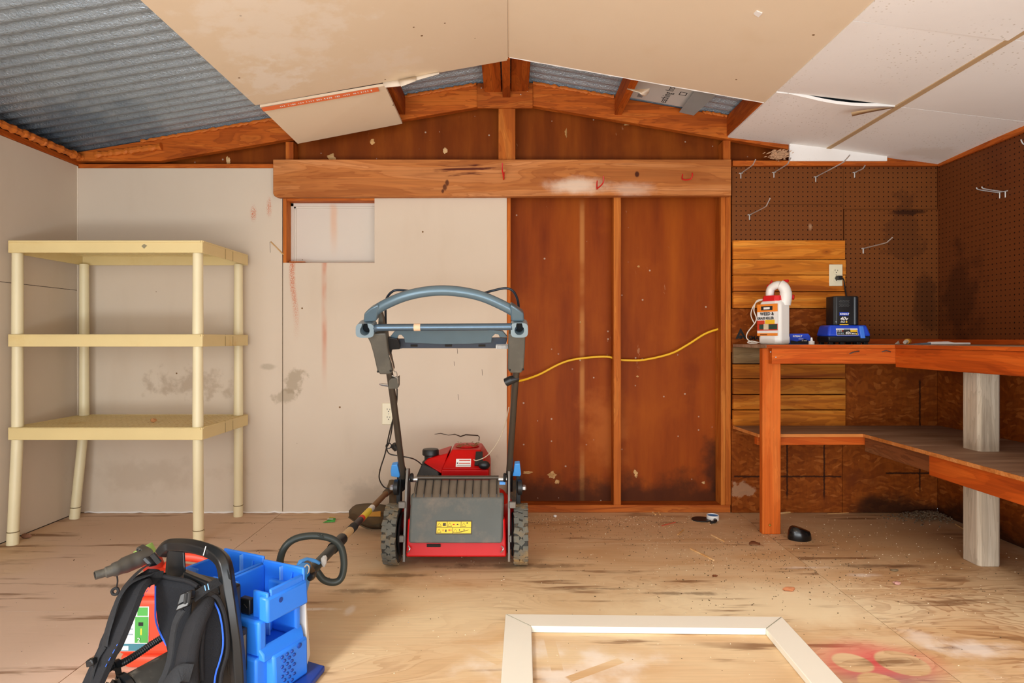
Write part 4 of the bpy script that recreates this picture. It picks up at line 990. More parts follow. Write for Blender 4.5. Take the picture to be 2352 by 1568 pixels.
for i in range(9): mp('knob_tooth', hpoly([(1141 + i * 3, 793.5), (1142.2 + i * 3, 793.5), (1142.2 + i * 3, 801), (1141 + i * 3, 801)], .026, .03), mat('knob grey', '#8d9094', .5) if i == 0 else bpy.data.materials['knob grey'], ds)
mp('lever_bracket', hpoly([(889, 775), (912, 778), (918, 790), (918, 802), (900, 803), (897, 815), (890, 815)], .01, .03), M['black'], bevel=.002)
bail = spline([hp_(x, y, .07) for x, y in [(886, 775), (885.5, 720), (886, 693), (893, 677), (906, 667), (922, 666), (940, 668), (1020, 676), (1100, 674), (1125, 669), (1150, 663), (1165, 662), (1178, 668), (1187, 683), (1191, 702), (1192, 735)]], 5)
mp('bail_wire', MB().tube(bail, .0044, 10), mat('blue black wire', '#1f2a36', .3, .3))
mp('cable_clip', hpoly([(893, 874), (899, 869), (911, 869), (916, 866), (916, 888), (912, 893), (892, 893)], -.02, .004), M['grip'], bevel=.002)
mp('wire_link', MB().tube(spline([hp_(x, y, -.02) for x, y in [(894, 815), (901, 835), (905, 852), (911, 856), (914, 880), (912, 868), (900, 862)]], 4), .002, 6), M['chrome'])
mp('wing_bolt', MB().tube([hp_(871, 882, 0), hp_(877, 883, 0), hp_(895, 885, 0)], [.002, .005, .006], 8), M['chrome'])
mp('rope_guide', MB().tube([hp_(1162, 878, -.012), hp_(1174, 872, -.012), hp_(1190, 868, .0)], [.016, .016, .012], 14), M['black'])
cab = spline([hp_(912, 893, .0)] + [hp_(x, y, .012) for x, y in [(911, 925), (903, 960), (893, 1000), (885, 1040), (874, 1075), (871, 1098), (880, 1116), (892, 1122), (906, 1124)]], 5)
mp('control_cable', MB().tube(cab, .0028, 8), M['cable'])
cab = spline([hp_(x, y, .012) for x, y in [(905, 893), (905, 930), (900, 985), (893, 1018), (888, 1028), (895, 1042), (920, 1047), (945, 1052)]] + [ml(958, 1058, 2.68), ml(969, 1067, 2.72)], 5)
mp('control_cable', MB().tube(cab, .0026, 8), M['cable'])
cab = spline([hp_(x, y, .015) for x, y in [(924, 1063), (931, 1075), (940, 1094)]], 4); mp('control_cable', MB().tube(cab, .003, 8), M['cable'])
mp('cable_tie', MB().tube(spline([hp_(x, y, .010) for x, y in [(887, 1022), (893, 1017), (899, 1022), (895, 1029), (888, 1028)]], 4, True), .0022, 6, closed=True), M['black'])
mp('cable_tie', MB().tube([hp_(903, 1022, 0), hp_(911, 1030, 0)], [.014, .014], 12), M['black'])
pc = spline([ml(1088, 1055, 2.69), ml(1096, 1057, 2.67), ml(1120, 1045, 2.62), ml(1145, 1012, 2.55), ml(1160, 975, 2.5), ml(1169, 935, 2.42)], 6)
mp('pull_cord', MB().tube(pc, .0021, 7), M['cord'])

# ================================================================== string trimmer lying from behind the blower to the wall
tr = thing('string_trimmer', 'cordless string trimmer lying on the floor with blue head and loop handle', 'trimmer', (-.62, 2.2, 0))
TO = Vector((-.62, 2.2, 0))
def tp_(name, mb, m, parent=None, bevel=0, **k): return obj(name, loc(mb, TO), m, parent or tr, bevel=bevel, **k)
S0, S1 = W(688, 1338, 1.80), W(893, 1126, 2.93)
def sh_(t): return S0.lerp(S1, t)
def along(px):           # parameter on the shaft for a picture column
    lo_, hi_ = 0.0, 1.0
    for _ in range(40):
        mid = (lo_ + hi_) / 2; p = sh_(mid); x = CX + p.x * F / p.y
        if x < px: lo_ = mid
        else: hi_ = mid
    return lo_
def seg(name, a, b, r, m, n=14): return tp_(name, MB().tube([sh_(along(a)), sh_(along(b))], r, n), m)
seg('grip_tube', 700, 766, .0165, M['handle_steel']); seg('collar', 764, 786, .020, M['black'])
seg('shaft', 784, 894, .0125, M['shaft_brown']); seg('tan_sleeve', 784, 806, .0150, M['shaft_tan']); seg('knurled_ring', 804, 813, .0165, M['black_soft'])
seg('dark_label', 812, 829, .0132, mat('dark label', '#3a2c2c', .5)); seg('red_band', 828, 832, .0136, M['label_red']); yl = seg('yellow_label', 831, 848, .0134, M['yellow_label'])
seg('white_sticker', 847, 855, .0130, M['white_label'])
seg('shaft_bend', 886, 896, .0165, M['guard'])
hdp = W(901, 1122, 2.95)
tp_('gear_head', MB().tube([W(893, 1128, 2.92), W(901, 1112, 2.96), W(902, 1104, 2.97)], [.017, .020, .018], 12), M['guard'])
tp_('neck', MB().tube([W(903, 1112, 2.96), W(908, 1150, 2.98), W(908, 1190, 2.99)], [.02, .03, .035], 12), M['guard'])
# wide curved guard resting on the floor
rows = []
for j in range(7):
    v = j / 6; r = []
    for i in range(13):
        u = i / 12; px = 802 + (905 - 802) * u; top = 1162 - 6 * math.sin(math.pi * min(1, u * 1.1)); bot = 1186 + 29 * math.sin(math.pi * .5 * min(1, u * 1.7))
        if u < .12: top += (0.12 - u) * 90
        r.append(W(px, top + (bot - top) * v, 2.985 + .05 * v - .07 * math.sin(math.pi * v) - .05 * math.sin(math.pi * u * .9)))
    rows.append(r)
gd = tp_('guard', MB().grid(rows), M['guard'], solid=.004)
tp_('guard_rim', MB().tube([p + Vector((0, -.004, 0)) for p in rows[-1]], .005, 8), M['guard'], gd)
lab = [W(847, 1176, 2.87), W(874, 1174, 2.865), W(874, 1186, 2.865), W(846, 1186, 2.87)]
tp_('orange_label', MB().hexa(lab, [p + Vector((0, .006, 0)) for p in lab]), mat('dusty orange label', '#b8812a', .7, var=.2), gd)
tp_('guard_front', MB().hexa([W(834, 1190, 2.93), W(874, 1190, 2.91), W(872, 1211, 2.935), W(838, 1204, 2.95)], [p + Vector((0, .02, 0)) for p in (W(834, 1190, 2.93), W(874, 1190, 2.91), W(872, 1211, 2.935), W(838, 1204, 2.95))]), mat('grey brown guard front', '#4c4433', .6, var=.2), gd, bevel=.003)
# loop handle
hl = [(700, 1322), (668, 1318), (650, 1310), (643, 1290), (652, 1260), (672, 1240), (702, 1231), (738, 1231), (768, 1240), (784, 1258), (790, 1290), (787, 1318), (778, 1333), (762, 1337), (742, 1330), (728, 1312), (715, 1298)]
path = spline([W(x, y, 1.93 + (x - 640) * .0006) for x, y in hl], 5)
tp_('loop_handle', MB().tube(path, .0115, 14), M['handle_steel'])
gb = MB()
for i in range(5):
    for j in range(2):
        gb.ball(W(711 + i * 7 + j * 3, 1228 + j * 5, 1.975), .0032, 8, 6)
tp_('grip_bumps', gb, M['handle_steel'])
# blue power head
ph = [(655, 1322), (672, 1314), (688, 1313), (696, 1320), (694, 1352), (686, 1384), (676, 1392), (662, 1390)]
def ppoly(pts, y0, y1):
    n = len(pts); a = [W(x, y, y0) for x, y in pts]; b = [p + Vector((0, y1 - y0, 0)) for p in a]
    return MB().add(a + b, [tuple(range(n)), tuple(range(2 * n - 1, n - 1, -1))] + [(i, (i + 1) % n, n + (i + 1) % n, n + i) for i in range(n)])
pw = tp_('power_head', ppoly(ph, 1.76, 1.84), mat('sky blue plastic', '#3f96ea', .38, var=.05), bevel=.006)
lettering('KOBALT', W(686, 1388, 1.759) - TO, (.18, 0, 1), (-1, 0, .18), .022, M['white_print'], pw, bold=.0004)
tp_('seam_line', MB().tube([W(672, 1326, 1.758), W(694, 1318, 1.758)], .0012, 5), M['black'], pw)
tp_('release_button', ppoly([(671, 1344), (681, 1343), (681, 1350), (671, 1351)], 1.745, 1.765), M['black'], pw, bevel=.002)
tp_('trigger', MB().strap([W(684, 1300, 1.83), W(690, 1290, 1.84), W(705, 1284, 1.86), (W(722, 1287, 1.88)), W(734, 1293, 1.90)], [.012, .016, .016, .014, .010], .010, (0, -.4, 1)), M['blue_lever'], bevel=.003)
tp_('cord_tuft', MB().ball(W(745, 1287, 1.89), (.010, .010, .016), 10, 8, .4), mat('frayed grey cord', '#b0aca6', .95, var=.3, sc=80))
tp_('clamp', MB().tube([W(700, 1302, 1.83), W(713, 1322, 1.86)], [.022, .019], 12), mat('brown clamp', '#54422e', .6, var=.3, sc=50))
tp_('clamp_knob', ppoly([(702, 1328), (712, 1322), (722, 1318), (720, 1328), (710, 1336)], 1.80, 1.83), M['black'], bevel=.003)
tp_('wire_tie', MB().tube(spline([W(x, y, 1.80) for x, y in [(697, 1308), (704, 1297), (710, 1302), (708, 1314), (701, 1318)]], 4, True), .002, 6, closed=True), M['cord'])

# ================================================================== backpack blower in the foreground
BO = Vector((-.80, 1.57, 0)); BA = math.radians(-25)
bp = thing('backpack_blower', 'blue backpack leaf blower with black harness and padded straps in the foreground', 'leaf blower', BO, BA)
BI = Matrix.Rotation(-BA, 3, 'Z')
def bw(px, py, Y): return BI @ (W(px, py, Y) - BO)
def bpp(name, mb, m, parent=None, bevel=0, **k): return obj(name, mb, m, parent or bp, bevel=bevel, **k)
def rimloop(o, i, z0, z1):
    pass
# blue housing: u runs along the back pad, n away from the viewer
hs = MB()
hs.box(-.15, .165, .03, .185, .018, .125)                                    # lower block
hs.box(-.15, .060, .03, .185, .125, .205)                                    # middle block
hs.box(.060, .165, .165, .185, .125, .262)                                   # back wall of the tall slot
hs.box(.060, .165, .040, .066, .125, .215)                                   # near wall of the slot
hs.box(.060, .085, .066, .165, .125, .215)                                   # inner wall of the slot
house = bpp('motor_housing', hs, M['blue'], bevel=.007, seg=3)
bpp('slot_flange', MB().hexa([(.160, .040, .118), (.178, .045, .112), (.178, .185, .112), (.160, .19, .118)], [(.160, .040, .150), (.174, .046, .132), (.174, .185, .132), (.160, .19, .150)]), M['blue'], house, bevel=.004)
bpp('lower_panel', MB().hexa([(.150, .06, .018), (.186, .075, .018), (.186, .19, .018), (.150, .19, .018)], [(.150, .06, .122), (.184, .072, .118), (.184, .19, .118), (.150, .19, .122)]), M['blue'], house, bevel=.006)
# battery bays open at the top
def bay(u0, u1, n0, n1, z0, z1, name='battery_bay'):
    m = MB(); t = .009
    m.box(u0, u1, n1 - t, n1, z0, z1 + .012)                                 # far wall
    m.box(u0, u0 + t, n0, n1 - t, z0, z1)                                    # left wall
    m.box(u1 - t, u1, n0 + .012, n1 - t, z0, z1 - .004)                      # right wall
    m.box(u0, u0 + (u1 - u0) * .30, n0, n0 + t, z0, z1)                      # near wall with a notch in the middle
    m.box(u1 - (u1 - u0) * .34, u1, n0, n0 + t, z0, z1 - .010)
    m.box(u0, u1, n0, n1, z0, z0 + .01)
    b = bpp(name, m, M['blue'], house, bevel=.004)
    bpp('guide_rib', MB().box((u0 + u1) / 2 - .002, (u0 + u1) / 2 + .002, n1 - t - .010, n1 - t, z0 + .01, z1 + .006), mat('pale rib', '#6fb0f2', .4) if 'pale rib' not in bpy.data.materials else bpy.data.materials['pale rib'], b)
    bpp('gusset', MB().hexa([(u1 - .040, n1 - .03, z0 + .01), (u1 - .036, n1 - .03, z0 + .01), (u1 - .036, n1 - t, z0 + .01), (u1 - .040, n1 - t, z0 + .01)], [(u1 - .040, n1 - .012, z1 - .005), (u1 - .036, n1 - .012, z1 - .005), (u1 - .036, n1 - t, z1 - .005), (u1 - .040, n1 - t, z1 - .005)]), M['blue'], b)
    lt = bpp('latch', MB().box(u0 + (u1 - u0) * .38, u0 + (u1 - u0) * .62, n0 - .004, n0 + .014, z0 + .012, z0 + .052), M['black'], b, bevel=.003)
    bpp('latch_arrow', MB().tube([(u0 + (u1 - u0) * .43, n0 - .005, z0 + .030), (u0 + (u1 - u0) * .5, n0 - .005, z0 + .038), (u0 + (u1 - u0) * .57, n0 - .005, z0 + .030)], .001, 5), M['harness'], lt)
    return b
bay(.020, .172, .060, .195, .205, .292)
bay(-.150, .012, .070, .205, .205, .296)
bpp('collar', MB().hexa([(.150, .05, .212), (.180, .055, .206), (.182, .195, .206), (.150, .2, .212)], [(.150, .05, .275), (.176, .058, .270), (.178, .195, .270), (.150, .2, .275)]), M['blue'], house, bevel=.006)
bpp('screw_hole', MB().lathe([(.006, -.002), (.007, 0)], 12, Matrix.Translation((.1785, .10, .252)) @ RX), mat('dark blue hole', '#0f3f96', .5), house)
bpp('slot_rib', MB().box(.088, .10, .135, .139, .128, .21), bpy.data.materials['pale rib'], house)
hole = bpy.data.materials['dark blue hole']
dm = MB()
for r_ in range(7):
    for c_ in range(3):
        dm.ball((.1855, .097 + c_ * .017 + (r_ % 2) * .008, .030 + r_ * .0125), (.0035, .0052, .0044), 8, 6)
bpp('dimples', dm, hole, house)
bpp('dimples', MB().ball((.1855, .158, .108), (.003, .008, .007), 10, 6), hole, house)
bpp('side_cover', MB().hexa([(-.05, .19, .03), (.176, .197, .03), (.165, .222, .05), (-.05, .225, .05)], [(-.05, .19, .255), (.172, .195, .255), (.160, .205, .235), (-.05, .21, .235)]), mat('pale grey cover', '#d8d4cc', .5, var=.05), bevel=.005)
foot = bpp('foot_plate', MB().prism([(-.16, .02), (.17, .02), (.235, .13), (.20, .24), (-.16, .24)], 'z', .002, .018), M['blue_dark'], bevel=.004)
bpp('latch_box', MB().box(.112, .140, -.012, .028, .095, .205), M['black'], bevel=.004)
bpp('latch_plate', MB().box(.138, .143, -.006, .020, .10, .19), mat('grey metal plate', '#6f6a5c', .4, .4), bevel=.001)
# black frame with carrying handle
def bar(pts, w, name='frame_bar', n=8, flat=1.0, m=None):
    return bpp(name, MB().tube(spline(pts, 5), w, n, flat), m or M['harness'])
fr = bpp('harness_frame', MB().tube(spline([bw(372, 1268, 1.63), bw(384, 1256, 1.625), bw(402, 1252, 1.62), bw(440, 1254, 1.585), bw(478, 1264, 1.55), bw(503, 1278, 1.525), bw(516, 1300, 1.51), bw(524, 1350, 1.505), bw(534, 1420, 1.50), bw(543, 1490, 1.50), bw(548, 1560, 1.50), bw(549, 1620, 1.50)], 6), .0190, 6), M['harness'], bevel=.004)
bpp('frame_post', MB().hexa([bw(378, 1332, 1.60), bw(428, 1330, 1.59), bw(428, 1330, 1.63), bw(378, 1332, 1.64)], [bw(384, 1260, 1.61), bw(424, 1258, 1.60), bw(424, 1258, 1.63), bw(384, 1260, 1.64)]), M['harness'], bevel=.006)
bpp('frame_shelf', MB().hexa([bw(418, 1330, 1.57), bw(505, 1372, 1.50), bw(510, 1352, 1.56), bw(420, 1318, 1.63)], [bw(420, 1312, 1.57), bw(506, 1348, 1.51), bw(512, 1336, 1.56), bw(424, 1304, 1.63)]), M['harness'], bevel=.006)
bpp('back_plate', MB().hexa([(-.115, -.005, .02), (.13, -.005, .02), (.13, .022, .02), (-.115, .022, .02)], [(-.10, -.005, .315), (.125, -.005, .315), (.125, .022, .315), (-.10, .022, .315)]), M['harness'], bevel=.006)
pm = MB()
for a, b in (((473, 1254), (467, 1275)), ((487, 1268), (484, 1284)), ((490, 1270), (487, 1276))):
    pm.tube([bw(a[0], a[1], 1.53), bw(b[0], b[1], 1.525)], .0012, 5)
bpp('paint_scuffs', pm, M['white_print'], fr)
bpp('label_clip', MB().hexa([bw(521, 1305, 1.49), bw(527, 1318, 1.485), bw(530, 1330, 1.49), bw(524, 1326, 1.5)], [p + Vector((.006, -.004, 0)) for p in (bw(521, 1305, 1.49), bw(527, 1318, 1.485), bw(530, 1330, 1.49), bw(524, 1326, 1.5))]), M['black'], fr)
# back pad
def pad(rows, name, m, th, parent=None, sub=1): return bpp(name, MB().grid([[bw(*p) for p in r] for r in rows]), m, parent, solid=th, sub=sub)
pdo = pad([[(348, 1322, 1.57), (372, 1326, 1.56), (400, 1331, 1.55), (432, 1336, 1.54), (452, 1346, 1.53)],
     [(354, 1338, 1.555), (378, 1340, 1.535), (405, 1345, 1.53), (430, 1350, 1.53), (448, 1358, 1.53)],
     [(358, 1380, 1.56), (380, 1385, 1.55), (405, 1385, 1.55), (425, 1388, 1.55), (440, 1390, 1.55)],
     [(358, 1425, 1.55), (380, 1425, 1.545), (400, 1425, 1.54), (420, 1425, 1.54), (440, 1430, 1.54)],
     [(372, 1462, 1.53), (386, 1460, 1.52), (402, 1460, 1.52), (420, 1460, 1.52), (440, 1470, 1.52)],
     [(392, 1500, 1.51), (400, 1500, 1.50), (412, 1500, 1.50), (424, 1500, 1.50), (440, 1510, 1.50)],
     [(398, 1600, 1.49), (404, 1600, 1.48), (414, 1600, 1.48), (424, 1600, 1.48), (440, 1600, 1.49)]], 'back_pad', M['mesh'], .008)
bpp('piping', MB().tube(spline([bw(357, 1345, 1.55), bw(357, 1385, 1.555), bw(358, 1425, 1.545), bw(371, 1460, 1.525), bw(388, 1490, 1.515)], 6), .0022, 6), M['piping'], pdo)
bpp('pad_rim', MB().tube(spline([bw(346, 1320, 1.57), bw(372, 1322, 1.555), (bw(400, 1328, 1.545)), bw(432, 1334, 1.535), bw(455, 1346, 1.525)], 6), .0055, 8), M['fabric'], pdo)
# left shoulder strap and its webbing
fc = BI @ Vector((-.55, -.8, .25))
st1 = bpp('shoulder_strap', MB().strap(spline([bw(374, 1330, 1.565), bw(340, 1328, 1.535), bw(312, 1346, 1.50), bw(290, 1395, 1.47), bw(264, 1455, 1.445), bw(234, 1520, 1.43), bw(205, 1585, 1.42)], 5), [.034] * 3 + [.046] * 4 + [.062] * 16 + [.054] * 8, .013, BI @ Vector((-.25, -.95, .15))), M['fabric'], bevel=.004)
stitch = MB()
sp_ = spline([bw(350, 1340, 1.53), bw(325, 1375, 1.49), bw(300, 1420, 1.455), bw(272, 1475, 1.43), bw(240, 1535, 1.415)], 8)
for a, b in zip(sp_[::2], sp_[1::2]): stitch.tube([a, b], .0009, 4)
bpp('stitching', stitch, M['piping'], st1)
web = bpp('webbing_strap', MB().strap(spline([bw(362, 1290, 1.57), bw(338, 1298, 1.545), bw(312, 1318, 1.515), bw(284, 1352, 1.48), bw(262, 1400, 1.45), bw(246, 1450, 1.435), bw(240, 1482, 1.43)], 5), .024, .003, fc), M['webbing'])
bpp('webbing_strap', MB().strap(spline([bw(374, 1318, 1.55), bw(335, 1322, 1.515), bw(300, 1338, 1.485), bw(272, 1372, 1.455), bw(256, 1420, 1.44)], 5), .016, .003, fc), M['webbing'])
b1 = bpp('buckle', MB().hexa([bw(342, 1282, 1.555), bw(352, 1274, 1.56), bw(368, 1290, 1.565), (bw(360, 1300, 1.56))], [p + BI @ Vector((-.008, -.02, .004)) for p in (bw(342, 1282, 1.555), bw(352, 1274, 1.56), bw(368, 1290, 1.565), bw(360, 1300, 1.56))]), M['harness'], bevel=.003)
bpp('buckle_bar', MB().tube([bw(350, 1272, 1.525), bw(366, 1292, 1.53)], .007, 8), M['black_soft'], b1)
bpp('buckle', MB().hexa([bw(206, 1510, 1.42), bw(222, 1506, 1.42), bw(226, 1520, 1.42), bw(208, 1526, 1.42)], [p + BI @ Vector((0, -.016, 0)) for p in (bw(206, 1510, 1.42), bw(222, 1506, 1.42), bw(226, 1520, 1.42), bw(208, 1526, 1.42))]), M['harness'], bevel=.003)
bpp('webbing_strap', MB().strap([bw(240, 1482, 1.43), bw(225, 1505, 1.425), bw(214, 1535, 1.42), bw(205, 1575, 1.42)], .016, .003, fc), M['webbing'])
# right shoulder strap with mesh lining and piping
fc2 = BI @ Vector((-.35, -.9, .2))
pad([[(476, 1366, 1.478), (486, 1366, 1.472), (496, 1376, 1.470)], [(446, 1395, 1.455), (468, 1390, 1.43), (492, 1398, 1.455)], [(424, 1430, 1.44), (450, 1430, 1.412), (474, 1430, 1.435)],
     [(412, 1470, 1.43), (440, 1470, 1.402), (462, 1470, 1.425)], [(402, 1510, 1.425), (430, 1510, 1.398), (456, 1512, 1.42)], [(394, 1550, 1.42), (422, 1550, 1.395), (458, 1550, 1.42)], [(386, 1610, 1.42), (418, 1610, 1.392), (464, 1610, 1.42)]], 'shoulder_strap', M['fabric'], .012)
ms = pad([[(488, 1372, 1.478), (492, 1371, 1.478), (498, 1374, 1.478)], [(474, 1400, 1.462), (494, 1398, 1.470), (512, 1402, 1.480)], [(464, 1440, 1.448), (490, 1440, 1.462), (519, 1440, 1.478)],
          [(456, 1480, 1.442), (486, 1480, 1.458), (521, 1485, 1.478)], [(454, 1520, 1.442), (480, 1520, 1.455), (514, 1525, 1.475)], [(458, 1560, 1.442), (476, 1560, 1.452), (504, 1560, 1.47)], [(462, 1610, 1.442), (474, 1610, 1.45), (500, 1610, 1.468)]], 'strap_lining', M['mesh'], .010)
bpp('piping', MB().tube(spline([bw(490, 1380, 1.468), bw(503, 1405, 1.464), bw(511, 1445, 1.462), bw(512, 1485, 1.46), bw(504, 1520, 1.456), bw(495, 1550, 1.452), bw(490, 1600, 1.45)], 6), .0022, 6), M['piping'], ms)
bpp('lining_rim', MB().tube(spline([bw(464, 1560, 1.438), bw(462, 1500, 1.436), bw(466, 1450, 1.438), bw(474, 1405, 1.452), bw(486, 1374, 1.47), bw(500, 1374, 1.473), bw(515, 1408, 1.474), bw(522, 1460, 1.472), bw(521, 1500, 1.47), bw(508, 1550, 1.465), bw(504, 1610, 1.46)], 6), .0055, 8), M['fabric'], ms)
wb2 = bpp('webbing_strap', MB().strap([bw(503, 1334, 1.495), bw(482, 1345, 1.475), bw(462, 1358, 1.458), bw(442, 1374, 1.445)], .024, .003, fc2), M['webbing'])
sti = MB()
for x, y in ((470, 1344), (477, 1340)): sti.tube([bw(x, y, 1.462), bw(x + 3, y + 14, 1.462)], .0013, 5)
bpp('stitching', sti, mat('pale blue thread', '#7cb2ea', .7), wb2)
q = [bw(416, 1390, 1.43), bw(424, 1362, 1.44), bw(450, 1352, 1.45), bw(450, 1372, 1.44)]
b2 = bpp('buckle', MB().hexa(q, [p + BI @ Vector((-.004, -.014, .004)) for p in q]), M['harness'], bevel=.003)
q = [bw(410, 1402, 1.42), bw(416, 1388, 1.425), bw(448, 1374, 1.435), bw(438, 1390, 1.425)]
bpp('buckle_tongue', MB().hexa(q, [p + BI @ Vector((-.003, -.010, .003)) for p in q]), M['harness'], b2, bevel=.002)
for x in (428, 436): bpp('buckle_bar', MB().tube([bw(x, 1362 + (x - 428) * -.3, 1.425), bw(x - 3, 1386 + (x - 428) * -.3, 1.42)], .004, 8), M['black_soft'], b2)
bpp('webbing_strap', MB().strap(spline([bw(420, 1398, 1.425), bw(404, 1425, 1.42), (bw(396, 1460, 1.42)), bw(390, 1510, 1.415), bw(380, 1545, 1.41), bw(368, 1570, 1.405)], 4), .018, .003, fc2), M['webbing'])
bpp('webbing_strap', MB().strap(spline([bw(440, 1546, 1.395), bw(412, 1548, 1.385), bw(390, 1572, 1.38), bw(370, 1610, 1.38)], 4), .040, .003, fc2), M['webbing'])
# blower tube, clamp and ribbed conduit
tub = bpp('blower_tube', MB().tube([bw(470, 1500, 1.62), bw(395, 1540, 1.545), bw(300, 1592, 1.46)], [.052, .048, .046], 22), M['tube_dust'])
bpp('tube_clamp', MB().tube([bw(302, 1588, 1.466), bw(288, 1597, 1.455)], .0515, 22), M['harness'], tub)
bl_ = []; br_ = []
for i in range(15):
    t = i / 14; bl_.append(bw(288, 1597, 1.455).lerp(bw(190, 1640, 1.40), t)); br_.append(.047 if i % 2 else .041)
bpp('bellows', MB().tube(bl_, br_, 22), M['black'], tub)
cp = spline([bw(376, 1462, 1.60), bw(350, 1478, 1.575), bw(318, 1500, 1.54), bw(285, 1520, 1.50), bw(255, 1532, 1.475), bw(235, 1548, 1.46)], 14)
bpp('ribbed_conduit', MB().tube(cp, [.0095 if i % 2 else .0078 for i in range(len(cp))], 10), M['black'])
bpp('conduit_clip', MB().tube([bw(262, 1528, 1.478), bw(272, 1524, 1.488)], .0125, 12), M['harness'])
bpp('conduit_clip_foot', MB().hexa([bw(262, 1534, 1.47), bw(272, 1534, 1.475), bw(276, 1560, 1.46), bw(268, 1560, 1.455)], [p + Vector((0, .006, 0)) for p in (bw(262, 1534, 1.47), bw(272, 1534, 1.475), bw(276, 1560, 1.46), bw(268, 1560, 1.455))]), M['harness'])

# ================================================================== fuel can behind the blower
GO = Vector((-.985, 1.80, 0))
gc = thing('fuel_can', 'orange-red plastic fuel can with grey spout behind the backpack blower', 'fuel can', GO)
def gp(name, mb, m, parent=None, bevel=0, **k): return obj(name, mb, m, parent or gc, bevel=bevel, **k)
cb_ = MB().hexa([(-.105, -.085, .0), (.115, -.085, .0), (.115, .085, .0), (-.105, .085, .0)], [(-.120, -.09, .04), (.125, -.09, .04), (.125, .09, .04), (-.120, .09, .04)])
cb_.hexa([(-.120, -.09, .04), (.125, -.09, .04), (.125, .09, .04), (-.120, .09, .04)], [(-.112, -.085, .20), (.12, -.085, .20), (.12, .085, .20), (-.112, .085, .20)])
cb_.hexa([(-.112, -.085, .20), (.12, -.085, .20), (.12, .085, .20), (-.112, .085, .20)], [(-.06, -.05, .262), (.10, -.05, .24), (.10, .05, .24), (-.06, .05, .262)])
can = gp('body', cb_, M['can_red'], bevel=.016, seg=3)
gp('handle', MB().tube(spline([(-.03, 0, .25), (.0, 0, .285), (.06, 0, .285), (.10, 0, .27), (.118, 0, .22)], 6), .014, 12), M['can_red'], bevel=0)
def gw(px, py, Y): return W(px, py, Y) - GO
gp('neck', MB().tube([(-.06, 0, .24), (-.075, -.005, .285)], .028, 18), mat('dark red neck', '#b83420', .5))
gp('collar', MB().tube([gw(338, 1276, 1.79), gw(328, 1256, 1.79)], [.027, .026], 18), M['lime'])
spt = gp('spout', MB().tube(spline([gw(346, 1276, 1.74), gw(325, 1282, 1.72), gw(300, 1292, 1.70), gw(262, 1308, 1.66), (gw(240, 1315, 1.645)), gw(218, 1321, 1.63)], 5), [.021] * 6 + [.0225] * 7 + [.019] * 3 + [.015] * 4 + [.0115] * 6, 16), M['spout'])
gp('spout_mouth', MB().tube([gw(218, 1321, 1.629), gw(216.5, 1321.5, 1.628)], .009, 14), M['black'], spt)
gp('thumb_button', MB().boxm(Matrix.Translation(gw(330, 1262, 1.745)) @ Matrix.Rotation(.5, 4, 'Y'), .032, .03, .012), M['spout'], spt, bevel=.004)
for i in range(4): gp('thumb_ridge', MB().boxm(Matrix.Translation(gw(322 + i * 5, 1258 + i * 2.4, 1.742)) @ Matrix.Rotation(.5, 4, 'Y'), .002, .028, .005), M['black_soft'], spt)
gp('spout_cap', MB().tube(spline([gw(262, 1352, 1.68), gw(268, 1350, 1.68), gw(272, 1356, 1.68), gw(268, 1364, 1.68), gw(260, 1364, 1.68), gw(257, 1357, 1.68)], 4, True), .004, 8, closed=True), M['black_soft'], spt)
gp('cap_tether', MB().tube(spline([gw(268, 1318, 1.665), gw(270, 1335, 1.67), gw(267, 1352, 1.68)], 5), .0022, 6), M['black_soft'], spt)
# label on the side facing the viewer
lab = [Vector((-.112, -.0915, .055)), Vector((-.030, -.0915, .055)), Vector((-.030, -.0875, .178)), Vector((-.105, -.0875, .178))]
lbx = gp('label', MB().hexa(lab, [p + Vector((0, .003, 0)) for p in lab]), M['white_label'], can)
def lr(x0, x1, z0, z1, m, l=.0008):
    f = lambda x, z: Vector((x, -.0915 + .004 * (z - .055) / .123 - l, z))
    P = [f(x0, z0), f(x1, z0), f(x1, z1), f(x0, z1)]; gp('label_print', MB().hexa(P, [p + Vector((0, .0006, 0)) for p in P]), m, lbx)
lr(-.068, -.031, .078, .150, M['label_green']); lr(-.062, -.033, .153, .176, M['label_green']); lr(-.104, -.066, .158, .176, M['label_teal']); lr(-.11, -.031, .056, .076, M['label_teal']); lr(-.105, -.085, .058, .07, M['white_label'], .0014)
lr(-.058, -.045, .125, .135, M['black_print'], .0014); lr(-.052, -.048, .100, .118, M['yellow_label'], .0014); lr(-.103, -.099, .098, .103, M['label_blue'], .0014); lr(-.103, -.099, .112, .117, M['label_blue'], .0014)
for z in (.10, .115, .13, .145): lr(-.096, -.074, z, z + .003, M['label_blue'], .0014)
lettering('2', Vector((-.060, -.0925, .081)), (1, 0, 0), (0, 0, 1), .018, M['white_print'], lbx, lift=.0008)

